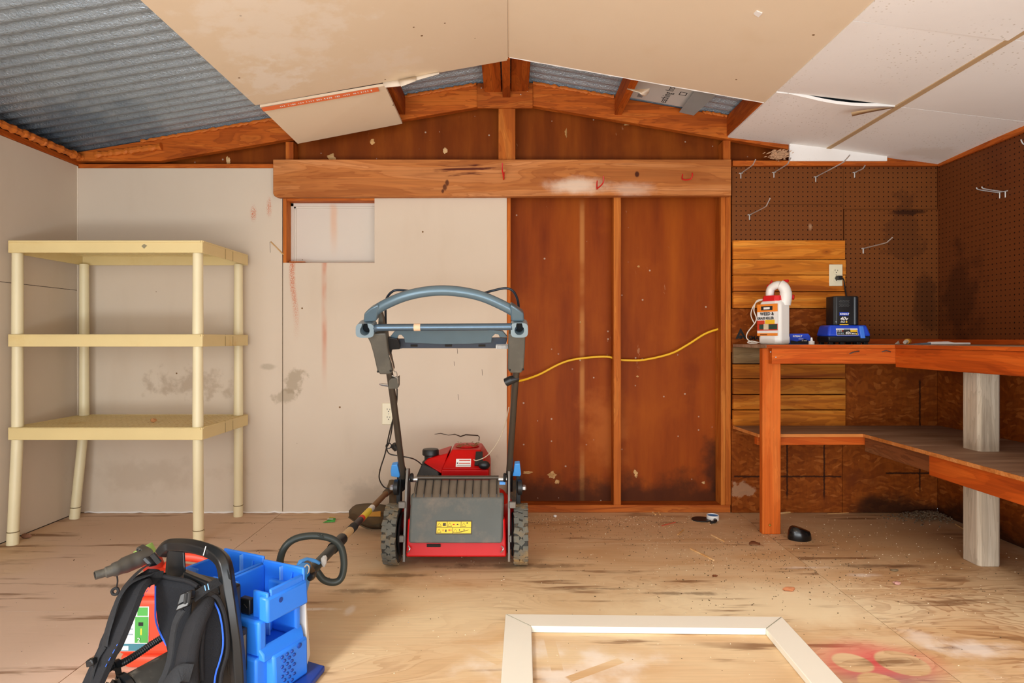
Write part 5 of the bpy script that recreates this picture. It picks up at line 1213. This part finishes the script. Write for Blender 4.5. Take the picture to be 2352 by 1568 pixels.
# ================================================================== white mitred frame on the floor
fo = thing('door_frame', 'ivory white mitred wooden frame lying flat on the plywood floor', 'frame', (.43, 1.70, 0), -.022)
FZ = .021
def frame_piece(name, poly):
    obj(name, MB().prism(poly, 'z', .001, FZ), M['white_frame'], fo, bevel=.002)
ox, oy0, oy1, w_ = .452, -.55, .306, .085
frame_piece('top_rail', [(-ox, oy1), (ox, oy1), (ox - w_, oy1 - w_), (-ox + w_, oy1 - w_)])
frame_piece('bottom_rail', [(-ox, oy0), (-ox + w_, oy0 + w_), (ox - w_, oy0 + w_), (ox, oy0)])
frame_piece('stile', [(-ox - .0006, oy1 - .0006), (-ox + w_ - .0006, oy1 - w_ - .0006), (-ox + w_ - .0006, oy0 + w_), (-ox - .0006, oy0)])
frame_piece('stile', [(ox + .0006, oy1 - .0006), (ox - w_ + .0006, oy1 - w_ - .0006), (ox - w_ + .0006, oy0 + w_), (ox + .0006, oy0)])
for s in (-1, 1):
    obj('mitre_gap', MB().tube([(s * (ox - .003), oy1 - .003, FZ + .0002), (s * (ox - w_ + .002), oy1 - w_ + .002, FZ + .0002)], .0009, 5), mat('mitre dirt', '#9a9480', .9) if s < 0 else bpy.data.materials['mitre dirt'], fo)

# ================================================================== things on the bench
# jug of weed killer: its label side is turned to the left
JO = Vector((1.308, 3.02, TB)); ja = math.radians(-60)
jug = thing('weed_killer_jug', 'white weed killer jug with red pump and orange label on the bench', 'jug', JO, ja)
def jp(name, mb, m, parent=None, bevel=0, **k): return obj(name, mb, m, parent or jug, bevel=bevel, **k)
# local: label faces -y, flank faces +x
bd = MB()
def rr(hx, hy, z, c=.02):
    return [(-hx + c, -hy, z), (hx - c, -hy, z), (hx, -hy + c, z), (hx, hy - c, z), (hx - c, hy, z), (-hx + c, hy, z), (-hx, hy - c, z), (-hx, -hy + c, z)]
lay = [rr(.058, .046, 0), rr(.064, .052, .008), rr(.064, .052, .035), rr(.0625, .0505, .040), rr(.0625, .0505, .185), rr(.060, .048, .205), rr(.044, .034, .222, .014)]
bd.add([p for l in lay for p in l], [tuple(range(7, -1, -1)), tuple(range(48, 56))] + [(a * 8 + i, a * 8 + (i + 1) % 8, (a + 1) * 8 + (i + 1) % 8, (a + 1) * 8 + i) for a in range(6) for i in range(8)])
jb = jp('body', bd, M['jug'], bevel=.005, seg=3)
jp('handle', MB().tube(spline([(.045, .018, .195), (.052, .018, .235), (.050, .014, .268), (.036, .008, .288), (.012, .0, .292), (-.012, -.004, .280), (-.02, -.006, .262), (-.02, -.006, .235)], 6), [.031] * 10 + [.029] * 10 + [.023] * 23, 14, .85), M['jug'])
jp('shoulder_band', MB().add(rr(.050, .044, .212, .016) + rr(.046, .040, .240, .016), [tuple(range(7, -1, -1)), tuple(range(8, 16))] + [(i, (i + 1) % 8, 8 + (i + 1) % 8, 8 + i) for i in range(8)]), M['jug_red'], bevel=.003)
jp('pump', MB().box(-.052, -.022, .008, .036, .24, .300), M['jug_red'], bevel=.004)
jp('pump_cone', MB().lathe([(.012, .298), (.009, .306), (.004, .318), (.0015, .322)], 12, Matrix.Translation((-.030, .02, 0))), M['jug_red'])
jp('trigger', MB().tube([(.010, .03, .302), (.035, .034, .312), (.052, .036, .312)], [.006, .008, .007], 8), M['jug_red'])
jp('nozzle', MB().tube([(.03, .052, .235), (.062, .068, .232)], [.010, .013], 12), M['jug_red'])
lq = MB().box(-.058, .058, -.0530, -.0515, .042, .198)
jl = jp('label', lq, M['white_label'], jb)
def jr(x0, x1, z0, z1, m, l=.0536, nm='label_print'): return jp(nm, MB().box(x0, x1, -l, -.0528, z0, z1), m, jl)
jr(-.058, .058, .160, .198, M['label_orange']); jr(-.035, .03, .168, .188, M['black_print'], .0542); jr(-.02, .015, .172, .182, M['white_print'], .0546)
jr(-.058, -.015, .098, .118, M['label_red']); jr(-.012, .042, .100, .120, M['label_yellow'], .0540); jr(-.058, .058, .068, .1, M['label_red']); jr(-.045, .056, .074, .098, mat('dark green label', '#2a4438', .6, var=.4, sc=60), .0542); jr(-.02, .008, .072, .1, M['saw'], .0546)
jr(-.058, .058, .042, .055, M['label_orange']); jr(-.04, .0, .045, .051, mat('brown label', '#8a4a1a', .6), .0542)
lettering('WEED &', Vector((-.040, -.0540, .143)), (1, 0, 0), (0, 0, 1), .021, M['black_print'], jl, bold=.0006)
lettering('GRASS KILLER', Vector((-.056, -.0540, .123)), (1, 0, 0), (0, 0, 1), .0165, M['black_print'], jl, bold=.0006, squeeze=.92)
hose = spline([(-.040, -.03, .225), (-.058, -.058, .215), (-.066, -.068, .17), (-.055, -.064, .12), (-.085, -.09, .06), (-.092, -.088, .03), (-.075, -.07, .010), (-.05, -.064, .006), (-.07, -.082, .005), (-.09, -.085, .009), (-.075, -.074, .016), (-.04, -.058, .008)], 6)
jp('hose', MB().tube(hose, .0028, 8), M['clear'])
jp('hose', MB().tube(spline([(-.042, -.03, .222), (-.064, -.06, .205), (-.078, -.075, .15), (-.062, -.066, .10)], 6), .0026, 8), M['clear'])

# battery charger with a battery standing in it
CO = Vector((1.655, 3.03, TB))
ch = thing('battery_charger', 'royal blue and black battery charger on the bench below the outlet', 'charger', CO)
def cp_(name, mb, m, parent=None, bevel=0, **k): return obj(name, mb, m, parent or ch, bevel=bevel, **k)
cbod = cp_('base', MB().hexa([(-.100, -.055, .010), (.100, -.055, .010), (.100, .06, .010), (-.100, .06, .010)], [(-.104, -.058, .040), (.104, -.058, .040), (.104, .06, .040), (-.104, .06, .040)]), M['black'], bevel=.006)
ctop = cp_('upper_shell', MB().hexa([(-.106, -.060, .040), (.106, -.060, .040), (.106, .062, .040), (-.106, .062, .040)], [(-.092, -.045, .095), (.092, -.045, .095), (.092, .055, .095), (-.092, .055, .095)]), M['charger_blue'], bevel=.010, seg=3)
for x in (-.085, .085, -.03, .05): cp_('foot', MB().box(x - .010, x + .010, -.05, -.03, 0, .014).box(x - .01, x + .01, .035, .055, 0, .014), M['black'], bevel=.002)
fnv = lambda z: -.060 + .015 * (z - .04) / .055
def cr(x0, x1, z0, z1, m, l, parent=None, nm='panel_print'):
    P = [Vector((x0, fnv(z0) - l, z0)), Vector((x1, fnv(z0) - l, z0)), Vector((x1, fnv(z1) - l, z1)), Vector((x0, fnv(z1) - l, z1))]
    return cp_(nm, MB().hexa(P, [p + Vector((0, .001 + l, 0)) for p in P]), m, parent or ctop)
pn = cr(-.063, .042, .044, .078, M['white_label'], .0006, nm='display_panel'); cr(-.061, .040, .046, .071, M['black_print'], .0010, pn); cr(-.025, .006, .071, .077, M['label_blue'], .0010, pn)
cr(.006, .037, .061, .070, M['label_yellow'], .0014, pn); cr(.030, .036, .049, .055, M['label_yellow'], .0014, pn)
for i in range(4):
    cr(-.058 + i * .008, -.053 + i * .008, .063, .068, M['white_print'] if i < 3 else M['label_red'], .0014, pn); cr(-.058 + i * .008, -.054 + i * .008, .050, .058, M['label_blue'], .0014, pn)
lettering('40v', Vector((-.022, fnv(.05) - .0016, .050)), (1, 0, 0), (0, .27, 1), .019, M['white_print'], pn, shear=.3, bold=.0004)
lettering('MAX', Vector((.008, fnv(.05) - .0016, .050)), (1, 0, 0), (0, .27, 1), .009, M['white_print'], pn, shear=.3, bold=.0003)
cp_('bumper', MB().hexa([(.052, -.064, .03), (.075, -.064, .03), (.075, -.04, .03), (.052, -.04, .03)], [(.050, -.052, .09), (.072, -.052, .09), (.072, -.03, .09), (.050, -.03, .09)]), mat('lighter blue bumper', '#3f7ce4', .4), ctop, bevel=.003)
cord = spline([(.095, .02, .045), (.112, .02, .045), (.125, .03, .03), (.14, .06, .008), (.165, .09, .006), (.16, .12, .02), (.09, .158, .10), (.045, .158, .16), (.03, .157, .20), (.025, .155, .225), (.005, .15, .238)], 7)
# flex from the charger up to its plug in the outlet
PLG = Vector((bx(1917), YB - .028, bz(640))) - CO
cord = spline([(.095, .02, .045), (.116, .02, .045), (.128, .035, .030), (.135, .08, .008), (.12, .155, .03), (.095, .165, .10), PLG + Vector((.045, -.006, -.12)), PLG + Vector((.034, -.010, -.055)), PLG + Vector((.024, -.018, -.012)), PLG + Vector((.010, -.022, .0))], 7)
cp_('power_cord', MB().tube(cord, .0032, 8), M['black'])
cp_('plug', MB().box(PLG.x - .013, PLG.x + .014, PLG.y - .028, PLG.y - .003, PLG.z - .010, PLG.z + .011), M['black'], bevel=.003)
# battery
BTO = CO + Vector((-.003, .004, .0955))
bt = thing('battery_pack', 'tall black power tool battery standing in the blue charger', 'battery', BTO)
bb = MB().add(rr(.063, .045, 0, .012) + rr(.063, .045, .138, .012) + rr(.060, .042, .142, .012), [tuple(range(7, -1, -1)), tuple(range(16, 24))] + [(a * 8 + i, a * 8 + (i + 1) % 8, (a + 1) * 8 + (i + 1) % 8, (a + 1) * 8 + i) for a in range(2) for i in range(8)])
btb = obj('case', bb, M['black'], bt, bevel=.003)
obj('ridge', MB().tube([(.040, -.040, .002), (.040, -.040, .136)], .013, 14), mat('glossy black ridge', '#1d2228', .25), bt)
vm = MB()
for i in range(9):
    for j in range(6):
        vm.ball((-.038 + i * .0055 + (j % 2) * .0028, -.0455, .090 + j * .006), (.0011, .0008, .0011), 6, 4)
v_ = obj('vent_dots', vm, mat('grey vent dots', '#8a9092', .5), bt)
lb_ = obj('brand_label', MB().box(-.038, .007, -.0462, -.0452, .046, .062), M['charger_blue'], bt)
lettering('KOBALT', Vector((-.036, -.0463, .0495)), (1, 0, 0), (0, 0, 1), .0118, M['white_print'], lb_, bold=.0004)
lettering('40v', Vector((-.036, -.0455, .022)), (1, 0, 0), (0, 0, 1), .026, M['white_print'], bt, shear=.3, bold=.0004)
lettering('MAX', Vector((-.033, -.0455, .0115)), (1, 0, 0), (0, 0, 1), .0095, M['white_print'], bt, shear=.3, bold=.0003)
obj('yellow_mark', MB().box(-.007, .000, -.0458, -.0450, .011, .019).box(-.037, .006, -.0458, -.0450, .0, .003), M['label_yellow'], bt)
obj('arrow_mark', MB().prism([(-.057, .018), (-.050, .018), (-.0535, .010)], 'y', -.0440, -.0428), M['label_blue'], bt)
# small blue tool box end
BB = Vector((1.402 + .052, 3.07, TB))
bxo = thing('blue_accessory_box', 'small royal blue box between the white jug and the charger', 'box', BB)
bo_ = obj('body', MB().prism([(-.055, 0), (.048, 0), (.048, .040), (.038, .053), (-.055, .053)], 'y', -.02, .025), M['charger_blue'], bxo, bevel=.002)
obj('window', MB().prism([(-.052, .002), (.046, .002), (.046, .014), (.02, .026), (-.02, .014), (-.052, .020)], 'y', -.0212, -.0198), M['black'], bxo)
lettering('KOBALT', Vector((-.041, -.0203, .036)), (1, 0, 0), (0, 0, 1), .0125, M['white_print'], bxo, bold=.0004)
for x0, x1, z in ((-.012, .012, .025), (.004, .012, .016), (.015, .030, .016)):
    obj('small_print', MB().box(x0, x1, -.0217, -.0210, z, z + .003), M['white_print'], bxo)
# white nozzle cap
nz = MB().lathe([(.0135, 0), (.0135, .014), (.0125, .016), (.006, .017), (.004, .033), (.002, .034)], 20, Matrix.Translation(W(1864, 790, 2.96).xy.to_3d() + Vector((0, 0, TB))))
tag(obj('nozzle_cap', nz, M['jug']), 'small white pointed nozzle cap standing on the bench edge', 'cap')
# glue bottle tip with an amber cap, lying
gt = thing('amber_cap_tip', 'small amber-capped applicator tip lying on the bench right of charger', 'applicator', (1.93, 2.97, TB))
pA, pB = Vector((-.012, -.012, .013)), Vector((.018, .010, .016))
obj('cap', MB().tube([pA.lerp(pB, .35), pB], [.013, .0125], 16), mat('amber plastic', '#d9962a', .4), gt, bevel=.001)
obj('tip', MB().tube([pA + Vector((-.008, -.006, -.004)), pA, pA.lerp(pB, .36)], [.0075, .0088, .0095], 14), M['clear'], gt)
# putty knife style scraper
sc_ = thing('scraper', 'white-handled scraper with a grey blue blade lying on the bench', 'scraper', (2.03, 2.86, TB))
obj('handle', MB().hexa([(-.065, -.012, .001), (.10, -.010, .001), (.10, .012, .001), (-.065, .014, .001)], [(-.065, -.012, .013), (.02, -.010, .015), (.02, .012, .015), (-.065, .014, .013)]).box(.02, .125, -.009, .011, .001, .010), M['white_label'], sc_, bevel=.003)
obj('blade', MB().hexa([(-.145, -.02, .001), (-.064, -.012, .001), (-.064, .014, .001), (-.145, .022, .001)], [(-.145, -.02, .003), (-.064, -.012, .010), (-.064, .014, .010), (-.145, .022, .003)]), mat('grey blue blade', '#7c8ca0', .4, .3), sc_)
shard = MB().add([Vector((0, 0, 0)), Vector((.03, .006, 0)), Vector((.026, .01, .016)), Vector((.004, .004, .001))], [(0, 1, 2, 3)])
shard.v = [p + Vector((1.955, 3.1, TB + .002)) for p in shard.v]
tag(obj('clear_plastic_shard', shard, M['clear'], solid=.001), 'thin clear plastic scrap near the back of the bench top', 'scrap')

# ================================================================== outlets
def outlet(name, px, py, label, y=YB, parent_mat='ivory'):
    c = Vector(((px - CX) * y / F, y, H - (py - CY) * y / F))
    o = thing(name, label, 'outlet', c, 0, 'duplex wall outlets')
    pl = obj('cover_plate', MB().box(-.0355, .0355, -.006, 0, -.0575, .0575), M['ivory'], o, bevel=.003)
    for s in (.021, -.021):
        r = obj('receptacle', MB().tube([(0, -.0085, s), (0, -.005, s)], .0165, 20), M['ivory'], o)
        k = MB().box(-.008, -.0055, -.0092, -.008, s, s + .009).box(.0055, .008, -.0092, -.008, s, s + .007)
        k.tube([(0, -.0092, s - .007), (0, -.008, s - .007)], .0028, 10); obj('slots', k, M['black'], r)
    obj('screw', MB().ball((0, -.006, 0), (.003, .0015, .003), 8, 6), M['chrome'], o)
outlet('wall_outlet', 1919, 632, 'ivory duplex outlet with a black plug on the pine boards', YB - .0235)
outlet('wall_outlet', 893, 950, 'ivory duplex outlet on the drywall behind the mower handle')

# ================================================================== hooks
def hook(px, py, L, up=.03, label='', big=1.0, drop=.0):
    b = W(px, py, YB - .003); m = MB()
    m.tube([b + Vector((0, -.003, .0)), b + Vector((0, -.003, -.026))], .0030, 7); m.tube([b + Vector((-.010, -.003, .001)), b + Vector((.010, -.003, .003))], .0030, 7)
    m.tube(spline([b + Vector((0, 0, 0)), b + Vector((0, -.012, .001)), b + Vector((0, -L * .75, -drop)), b + Vector((0, -L * .88, up * .35 - drop)), b + Vector((0, -L, up - drop))], 5), .0029 * big, 8)
    o = obj('peg_hook', m, M['peg_steel']); tag(o, label, 'hook', 'steel peg hooks'); return o
hook(1701, 399, .20, .018, 'steel peg hook nearest the board end, top of the pegboard')
hook(1777, 397, .20, .022, 'steel peg hook second from the left along the pegboard top')
hook(1873, 407, .33, .02, 'long steel peg hook third from the left along the pegboard top')
hook(1962, 397, .10, .012, 'short steel peg hook fourth along the pegboard top, brown panel')
hook(1721, 494, .26, .03, 'steel peg hook alone below the others on left pegboard', 1.0, -.0)
hook(1982, 571, .25, .018, 'steel peg hook low on the brown pegboard above the charger')
dh = MB(); bpos = Vector((XR - .002, 2.80, 1.607))
for k in (0, .032):
    q = bpos + Vector((0, k, .004 if k else 0))
    dh.tube(spline([q, q + Vector((-.02, 0, 0)), q + Vector((-.10, 0, .012)), q + Vector((-.112, 0, .022))], 5), .0026, 8); dh.tube([q + Vector((-.004, 0, 0)), q + Vector((-.004, 0, -.028))], .0026, 7)
dh.tube([bpos + Vector((-.004, -.012, 0)), bpos + Vector((-.004, .045, .005))], .0026, 7)
tag(obj('double_peg_hook', dh, M['peg_steel']), 'double steel peg hook on the dark right wall pegboard', 'hook')
q = Vector((XR - .002, 2.60, 1.752)); eh = MB().tube(spline([q, q + Vector((-.03, 0, -.002)), q + Vector((-.085, 0, .006)), q + Vector((-.10, 0, .028))], 5), .0026, 8).tube([q + Vector((-.004, 0, 0)), q + Vector((-.004, 0, -.028))], .0026, 7)
tag(obj('peg_hook', eh, M['peg_steel']), 'steel peg hook high on the right wall at the picture edge', 'hook', 'steel peg hooks')
# red vinyl hooks screwed into the header board
YH = 3.212
def vin(pts, label):
    o = obj('red_utility_hook', MB().tube(spline([W(x, y, YH - d) for x, y, d in pts], 5), .0036, 9), M['red_vinyl']); tag(o, label, 'hook', 'red utility hooks on the header board')
vin([(1154, 374, .060), (1153.5, 388, .050), (1155, 398, .035), (1157, 411, .016), (1157, 408, .004), (1158, 395, -.002)], 'red utility hook above the drywall, leftmost on the header board')
vin([(1386, 404, .062), (1385, 420, .05), (1373, 432, .02), (1371, 433, .006), (1371, 424, .002), (1371.5, 415, -.002)], 'red V-shaped utility hook on the header above the middle stud')
vin([(1590, 397, .060), (1590, 404, .050), (1586, 411, .04), (1574, 413, .02), (1567, 410, .006), (1568, 400, -.002)], 'red curled utility hook near the right end of the header')

# ================================================================== yellow cable through the studs
cbp = [(1180, 876, 3.24), (1204, 872, 3.27), (1240, 859, 3.30), (1280, 838, 3.31), (1310, 827, 3.31), (1350, 821, 3.31), (1394, 819, 3.31), (1419, 825, 3.31), (1440, 827, 3.31), (1480, 826, 3.31), (1540, 812, 3.31), (1580, 791, 3.31), (1620, 766, 3.31), (1655, 754, 3.31), (1668, 752, 3.31)]
m = MB().tube(spline([W(*p) for p in cbp], 5), .0055, 10, .6, up=(0, 1, 0))
tag(obj('yellow_cable', m, M['yellow_cable']), 'yellow sheathed electrical cable running through the open wall studs', 'cable')

# ================================================================== tufts, chips and litter
m = MB(); r2 = random.Random(3); cpt = W(1785, 357, 3.20)
for i in range(420):
    a = Vector((r2.gauss(0, .022), r2.gauss(0, .012), r2.gauss(0, .010))); dvec = Vector((r2.uniform(.4, 1), r2.uniform(-.4, .1), r2.uniform(-.1, .6))) * .022
    p = cpt + a; m.add([p, p + dvec * .5 + Vector((0, 0, .003)), p + dvec, p + dvec * .5 - Vector((0, 0, .0015))], [(0, 1, 2, 3)])
it = obj('insulation_tuft', m, M['insul']); it['kind'] = 'stuff'; tag(it, 'tuft of tan insulation poking out under the white ceiling tile', 'insulation')

def pebble(px, py, r, m, label, cat='stone', name='stone_chip', seed=1, z=0.0):
    p = FL(px, py, z); mb = MB().ball((p.x, p.y, z + r[2]), r, 12, 8, .5, seed); tag(obj(name, mb, m), label, cat)
pebble(1813, 1357, (.020, .010, .008), M['stone'], 'reddish stone chip on the sunlit floor above the white frame', seed=2)
pebble(60, 1236, (.022, .014, .011), mat('brown stone', '#8a6048', .9), 'brown stone beside the foot of the shelving unit', seed=5)
mb = MB().ball(W(352, 968, 2.93) * 1.0, (.014, .010, .009), 12, 8, .5, 4); p = mb.v[0]
dzp = .531 - min(v.z for v in mb.v); mb.v = [v + Vector((0, 0, dzp - .002)) for v in mb.v]
tag(obj('stone_chip', mb, mat('orange stone', '#c98f5c', .85)), 'orange stone lying on the lowest cream shelf', 'stone')
pebble(2060, 1342, (.012, .010, .006), mat('pink brown scrap', '#b88a80', .8), 'pinkish scrap on the grainy plywood at the right', 'scrap', 'plastic_scrap', 6)
pebble(2053, 1311, (.016, .008, .004), mat('grey knot chip', '#7a6a50', .9), 'grey wood chip left of the weathered post foot', 'chip', 'wood_chip', 8)
pebble(1642, 1324, (.010, .005, .004), M['leaf'], 'small curled brown seed husk on the floor', 'husk', 'seed_husk', 3)
pebble(1275, 1112 + 75, (.010, .008, .006), M['gypsum'], 'small white plaster crumb in front of the bottom plate', 'crumb', 'plaster_crumb', 9)
# black round lid with a broken rim
lp = FL(1614, 1195)
lid = thing('broken_tub_top', 'flat black plastic lid with a broken curled rim on the floor', 'lid', lp)
obj('disc', MB().lathe([(.048, 0.001), (.05, .003), (.048, .006)], 28, Matrix.Translation((-.004, .01, 0)) @ Matrix.Diagonal((1, .9, 1, 1))), M['black'], lid)
obj('rim', MB().tube(spline([(.044, .0, .004), (.056, -.012, .009), (.056, -.035, .010), (.042, -.05, .009), (.022, -.054, .007)], 5), .007, 8), M['black'], lid)
lp = FL(1637, 1193)
cpw = thing('bottle_top', 'white bottle cap with a blue inside on the floor by the black lid', 'cap', lp)
obj('rim', MB().lathe([(.029, 0), (.031, .001), (.031, .024), (.029, .025), (.028, .020)], 28), M['jug'], cpw); obj('inside', MB().lathe([(.0275, .018), (.0275, .0212)], 24), M['cap_blue'], cpw)
# glossy black moulded cap
bc = MB(); base = FL(1842, 1242)
lays = []
for z, k in ((0, 1.0), (.006, 1.02), (.018, 1.0), (.034, .96), (.047, .84), (.053, .62)):
    ring = []
    for i in range(28):
        a = 2 * math.pi * i / 28; x = .052 * math.cos(a); y = .038 * math.sin(a)
        if x > 0: x *= 1.02; 
        ring.append((base.x + x * k, base.y + .025 + y * k, z * (1 - .18 * (x / .052))))
    lays.append(ring)
bc.add([p for r in lays for p in r], [tuple(range(27, -1, -1)), tuple(range(5 * 28, 6 * 28))] + [(a * 28 + i, a * 28 + (i + 1) % 28, (a + 1) * 28 + (i + 1) % 28, (a + 1) * 28 + i) for a in range(5) for i in range(28)])
tag(obj('black_plastic_cap', bc, mat('glossy black plastic', '#0d0f10', .22)), 'glossy black domed plastic cap on the floor right of the bench leg', 'cap')
# dead leaf
lf = FL(1735, 1250, .006); rows = []
for i in range(7):
    u = i / 6; w = .012 * math.sin(math.pi * min(1, u * .95 + .05)) + .001
    rows.append([(lf.x - .028 + .05 * u, lf.y + s * w, lf.z + .008 * abs(s) + .004 * math.sin(4 * u)) for s in (-1, 0, 1)])
lft = thing('dead_leaf', 'curled dead brown leaf on the floor left of the black cap', 'leaf', (lf.x, lf.y, 0))
obj('blade', loc(MB().grid(rows), Vector((lf.x, lf.y, 0))), M['leaf'], lft, solid=.0008); obj('stem', MB().tube([(.02, 0, .007), (.034, -.012, .003)], .0008, 5), M['leaf'], lft)
# splinters of wood
def stick(a, b, w, h, label, m=None, name='wood_splinter'):
    A, B = FL(*a), FL(*b); d = (B - A).normalized(); s = Vector((-d.y, d.x, 0)) * w / 2; u = Vector((0, 0, h)); e = Vector((0, 0, .0005))
    o = obj(name, MB().hexa([A - s + e, B - s * .7 + e, B + s * .7 + e, A + s + e], [A - s * .8 + u, B - s * .5 + u, B + s * .5 + u, A + s * .8 + u]), m or M['splinter'], bevel=.0008)
    tag(o, label, 'splinter', 'wood splinters on the floor')
stick((1586, 1261), (1640, 1288), .010, .006, 'longest pale wood splinter, diagonal in the middle of the floor')
stick((1634, 1229), (1663, 1244), .010, .005, 'pale wood splinter lying above the longest diagonal one')
stick((1557, 1229), (1572, 1216), .006, .006, 'short forked splinter near the broken black lid')
stick((1520, 1208), (1552, 1200), .007, .005, 'reddish stained splinter left of the black lid', M['red_stick'])
stick((1496, 1174), (1506, 1183), .012, .006, 'stubby pale chip left of another by the bottom plate')
stick((1511, 1174), (1516, 1183), .010, .006, 'narrow pale chip right beside the stubby one')
stick((1788, 1180), (1840, 1175), .010, .008, 'pale stick behind the front bench leg')
stick((2128, 1174), (2138, 1190), .016, .004, 'flat pale wood offcut under the bench by the post')
stick((1997, 1170), (2022, 1176), .014, .010, 'orange wood piece against the strand board under the bench', M['red_stick'])
stick((1900, 1150 + 30), (1950, 1178), .004, .003, 'thin pale sliver on the floor under the shelf')
stick((2196, 1205), (2214, 1216), .010, .006, 'pale chip touching the weathered bench post foot')
# seed packet
gp0 = FL(757, 1199); mb = MB().add([gp0 + Vector((-.03, -.012, .002)), gp0 + Vector((.028, -.004, .002)), gp0 + Vector((.026, .02, .014)), gp0 + Vector((-.004, .024, .02)), gp0 + Vector((-.014, .006, .008))], [(0, 1, 2, 3, 4)])
gpk = obj('torn_wrapper', mb, M['label_green'], solid=.0012); tag(gpk, 'torn green and white wrapper on the floor left of the trimmer guard', 'wrapper')
obj('print', MB().box(-.012, .018, -.004, .004, .0125, .0135), M['white_print'], gpk)
obj('print', MB().box(-.004, .022, .006, .012, .018, .0188), M['label_yellow'], gpk)
# small pens under the bench
pn_ = FL(2190, 1188, .004); tag(obj('white_pen_cap', MB().tube([pn_ + Vector((-.012, .003, .001)), pn_ + Vector((.03, -.004, .001))], [.005, .004], 8), M['jug']), 'small white pen end beside the weathered post under the bench', 'pen')
pn_ = FL(2028, 1172, .005); tag(obj('black_stick', MB().tube([pn_ + Vector((-.03, .004, .004)), pn_ + Vector((.03, -.006, .0))], .005, 8), M['black']), 'dark stick lying beside the orange wood piece under the bench', 'stick')
# swept dirt in the corner under the bench
m = MB(); r5 = random.Random(21)
for i in range(420):
    x = 2.18 + r5.gauss(0, .09); y = 3.17 + r5.gauss(0, .05)
    if x > XR - .02 or y > YB - .02: continue
    hgt = max(0, .022 - .12 * math.hypot(x - 2.2, y - 3.18)); m.ball((x, y, hgt + .003), (r5.uniform(.002, .008), r5.uniform(.002, .007), r5.uniform(.0015, .005)), 6, 4, .5, i)
o = obj('dirt_pile', m, mat('swept dirt', '#6e5a44', .95, var=.5, sc=60)); o['kind'] = 'stuff'; tag(o, 'small heap of swept dirt in the floor corner under the bench', 'dirt')
# loose grit and sawdust over the floor
for nm, mt, N, cl, lab, sz in (('grit', M['grit'], 1500, ((.95, 2.72, .35, .28), (.35, 3.05, .35, .1), (1.15, 2.45, .35, .22), (.1, 2.9, .8, .4)), 'scattered dark grit and seeds on the plywood floor', (.0008, .0027)),
                        ('sawdust', M['saw'], 1200, ((.35, 3.12, .4, .07), (.9, 2.8, .4, .25), (1.75, 2.75, .5, .4), (.5, 2.3, .9, .4)), 'scattered pale sawdust and plaster crumbs on the plywood floor', (.0007, .0023))):
    m = MB(); r6 = random.Random(len(nm))
    for i in range(N):
        c_ = r6.choice(cl); x = r6.gauss(c_[0], c_[2]); y = r6.gauss(c_[1], c_[3])
        if not (-2.2 < x < 2.2 and 1.4 < y < 3.22): continue
        s = r6.uniform(*sz); Mx = Matrix.Translation((x, y, s * .4)) @ Matrix.Rotation(r6.uniform(0, 3.1), 4, 'Z')
        m.boxm(Mx, s * r6.uniform(1, 2.6), s, s * .8)
    o = obj(nm, m, mt, smooth=False); o['kind'] = 'stuff'; tag(o, lab, nm)
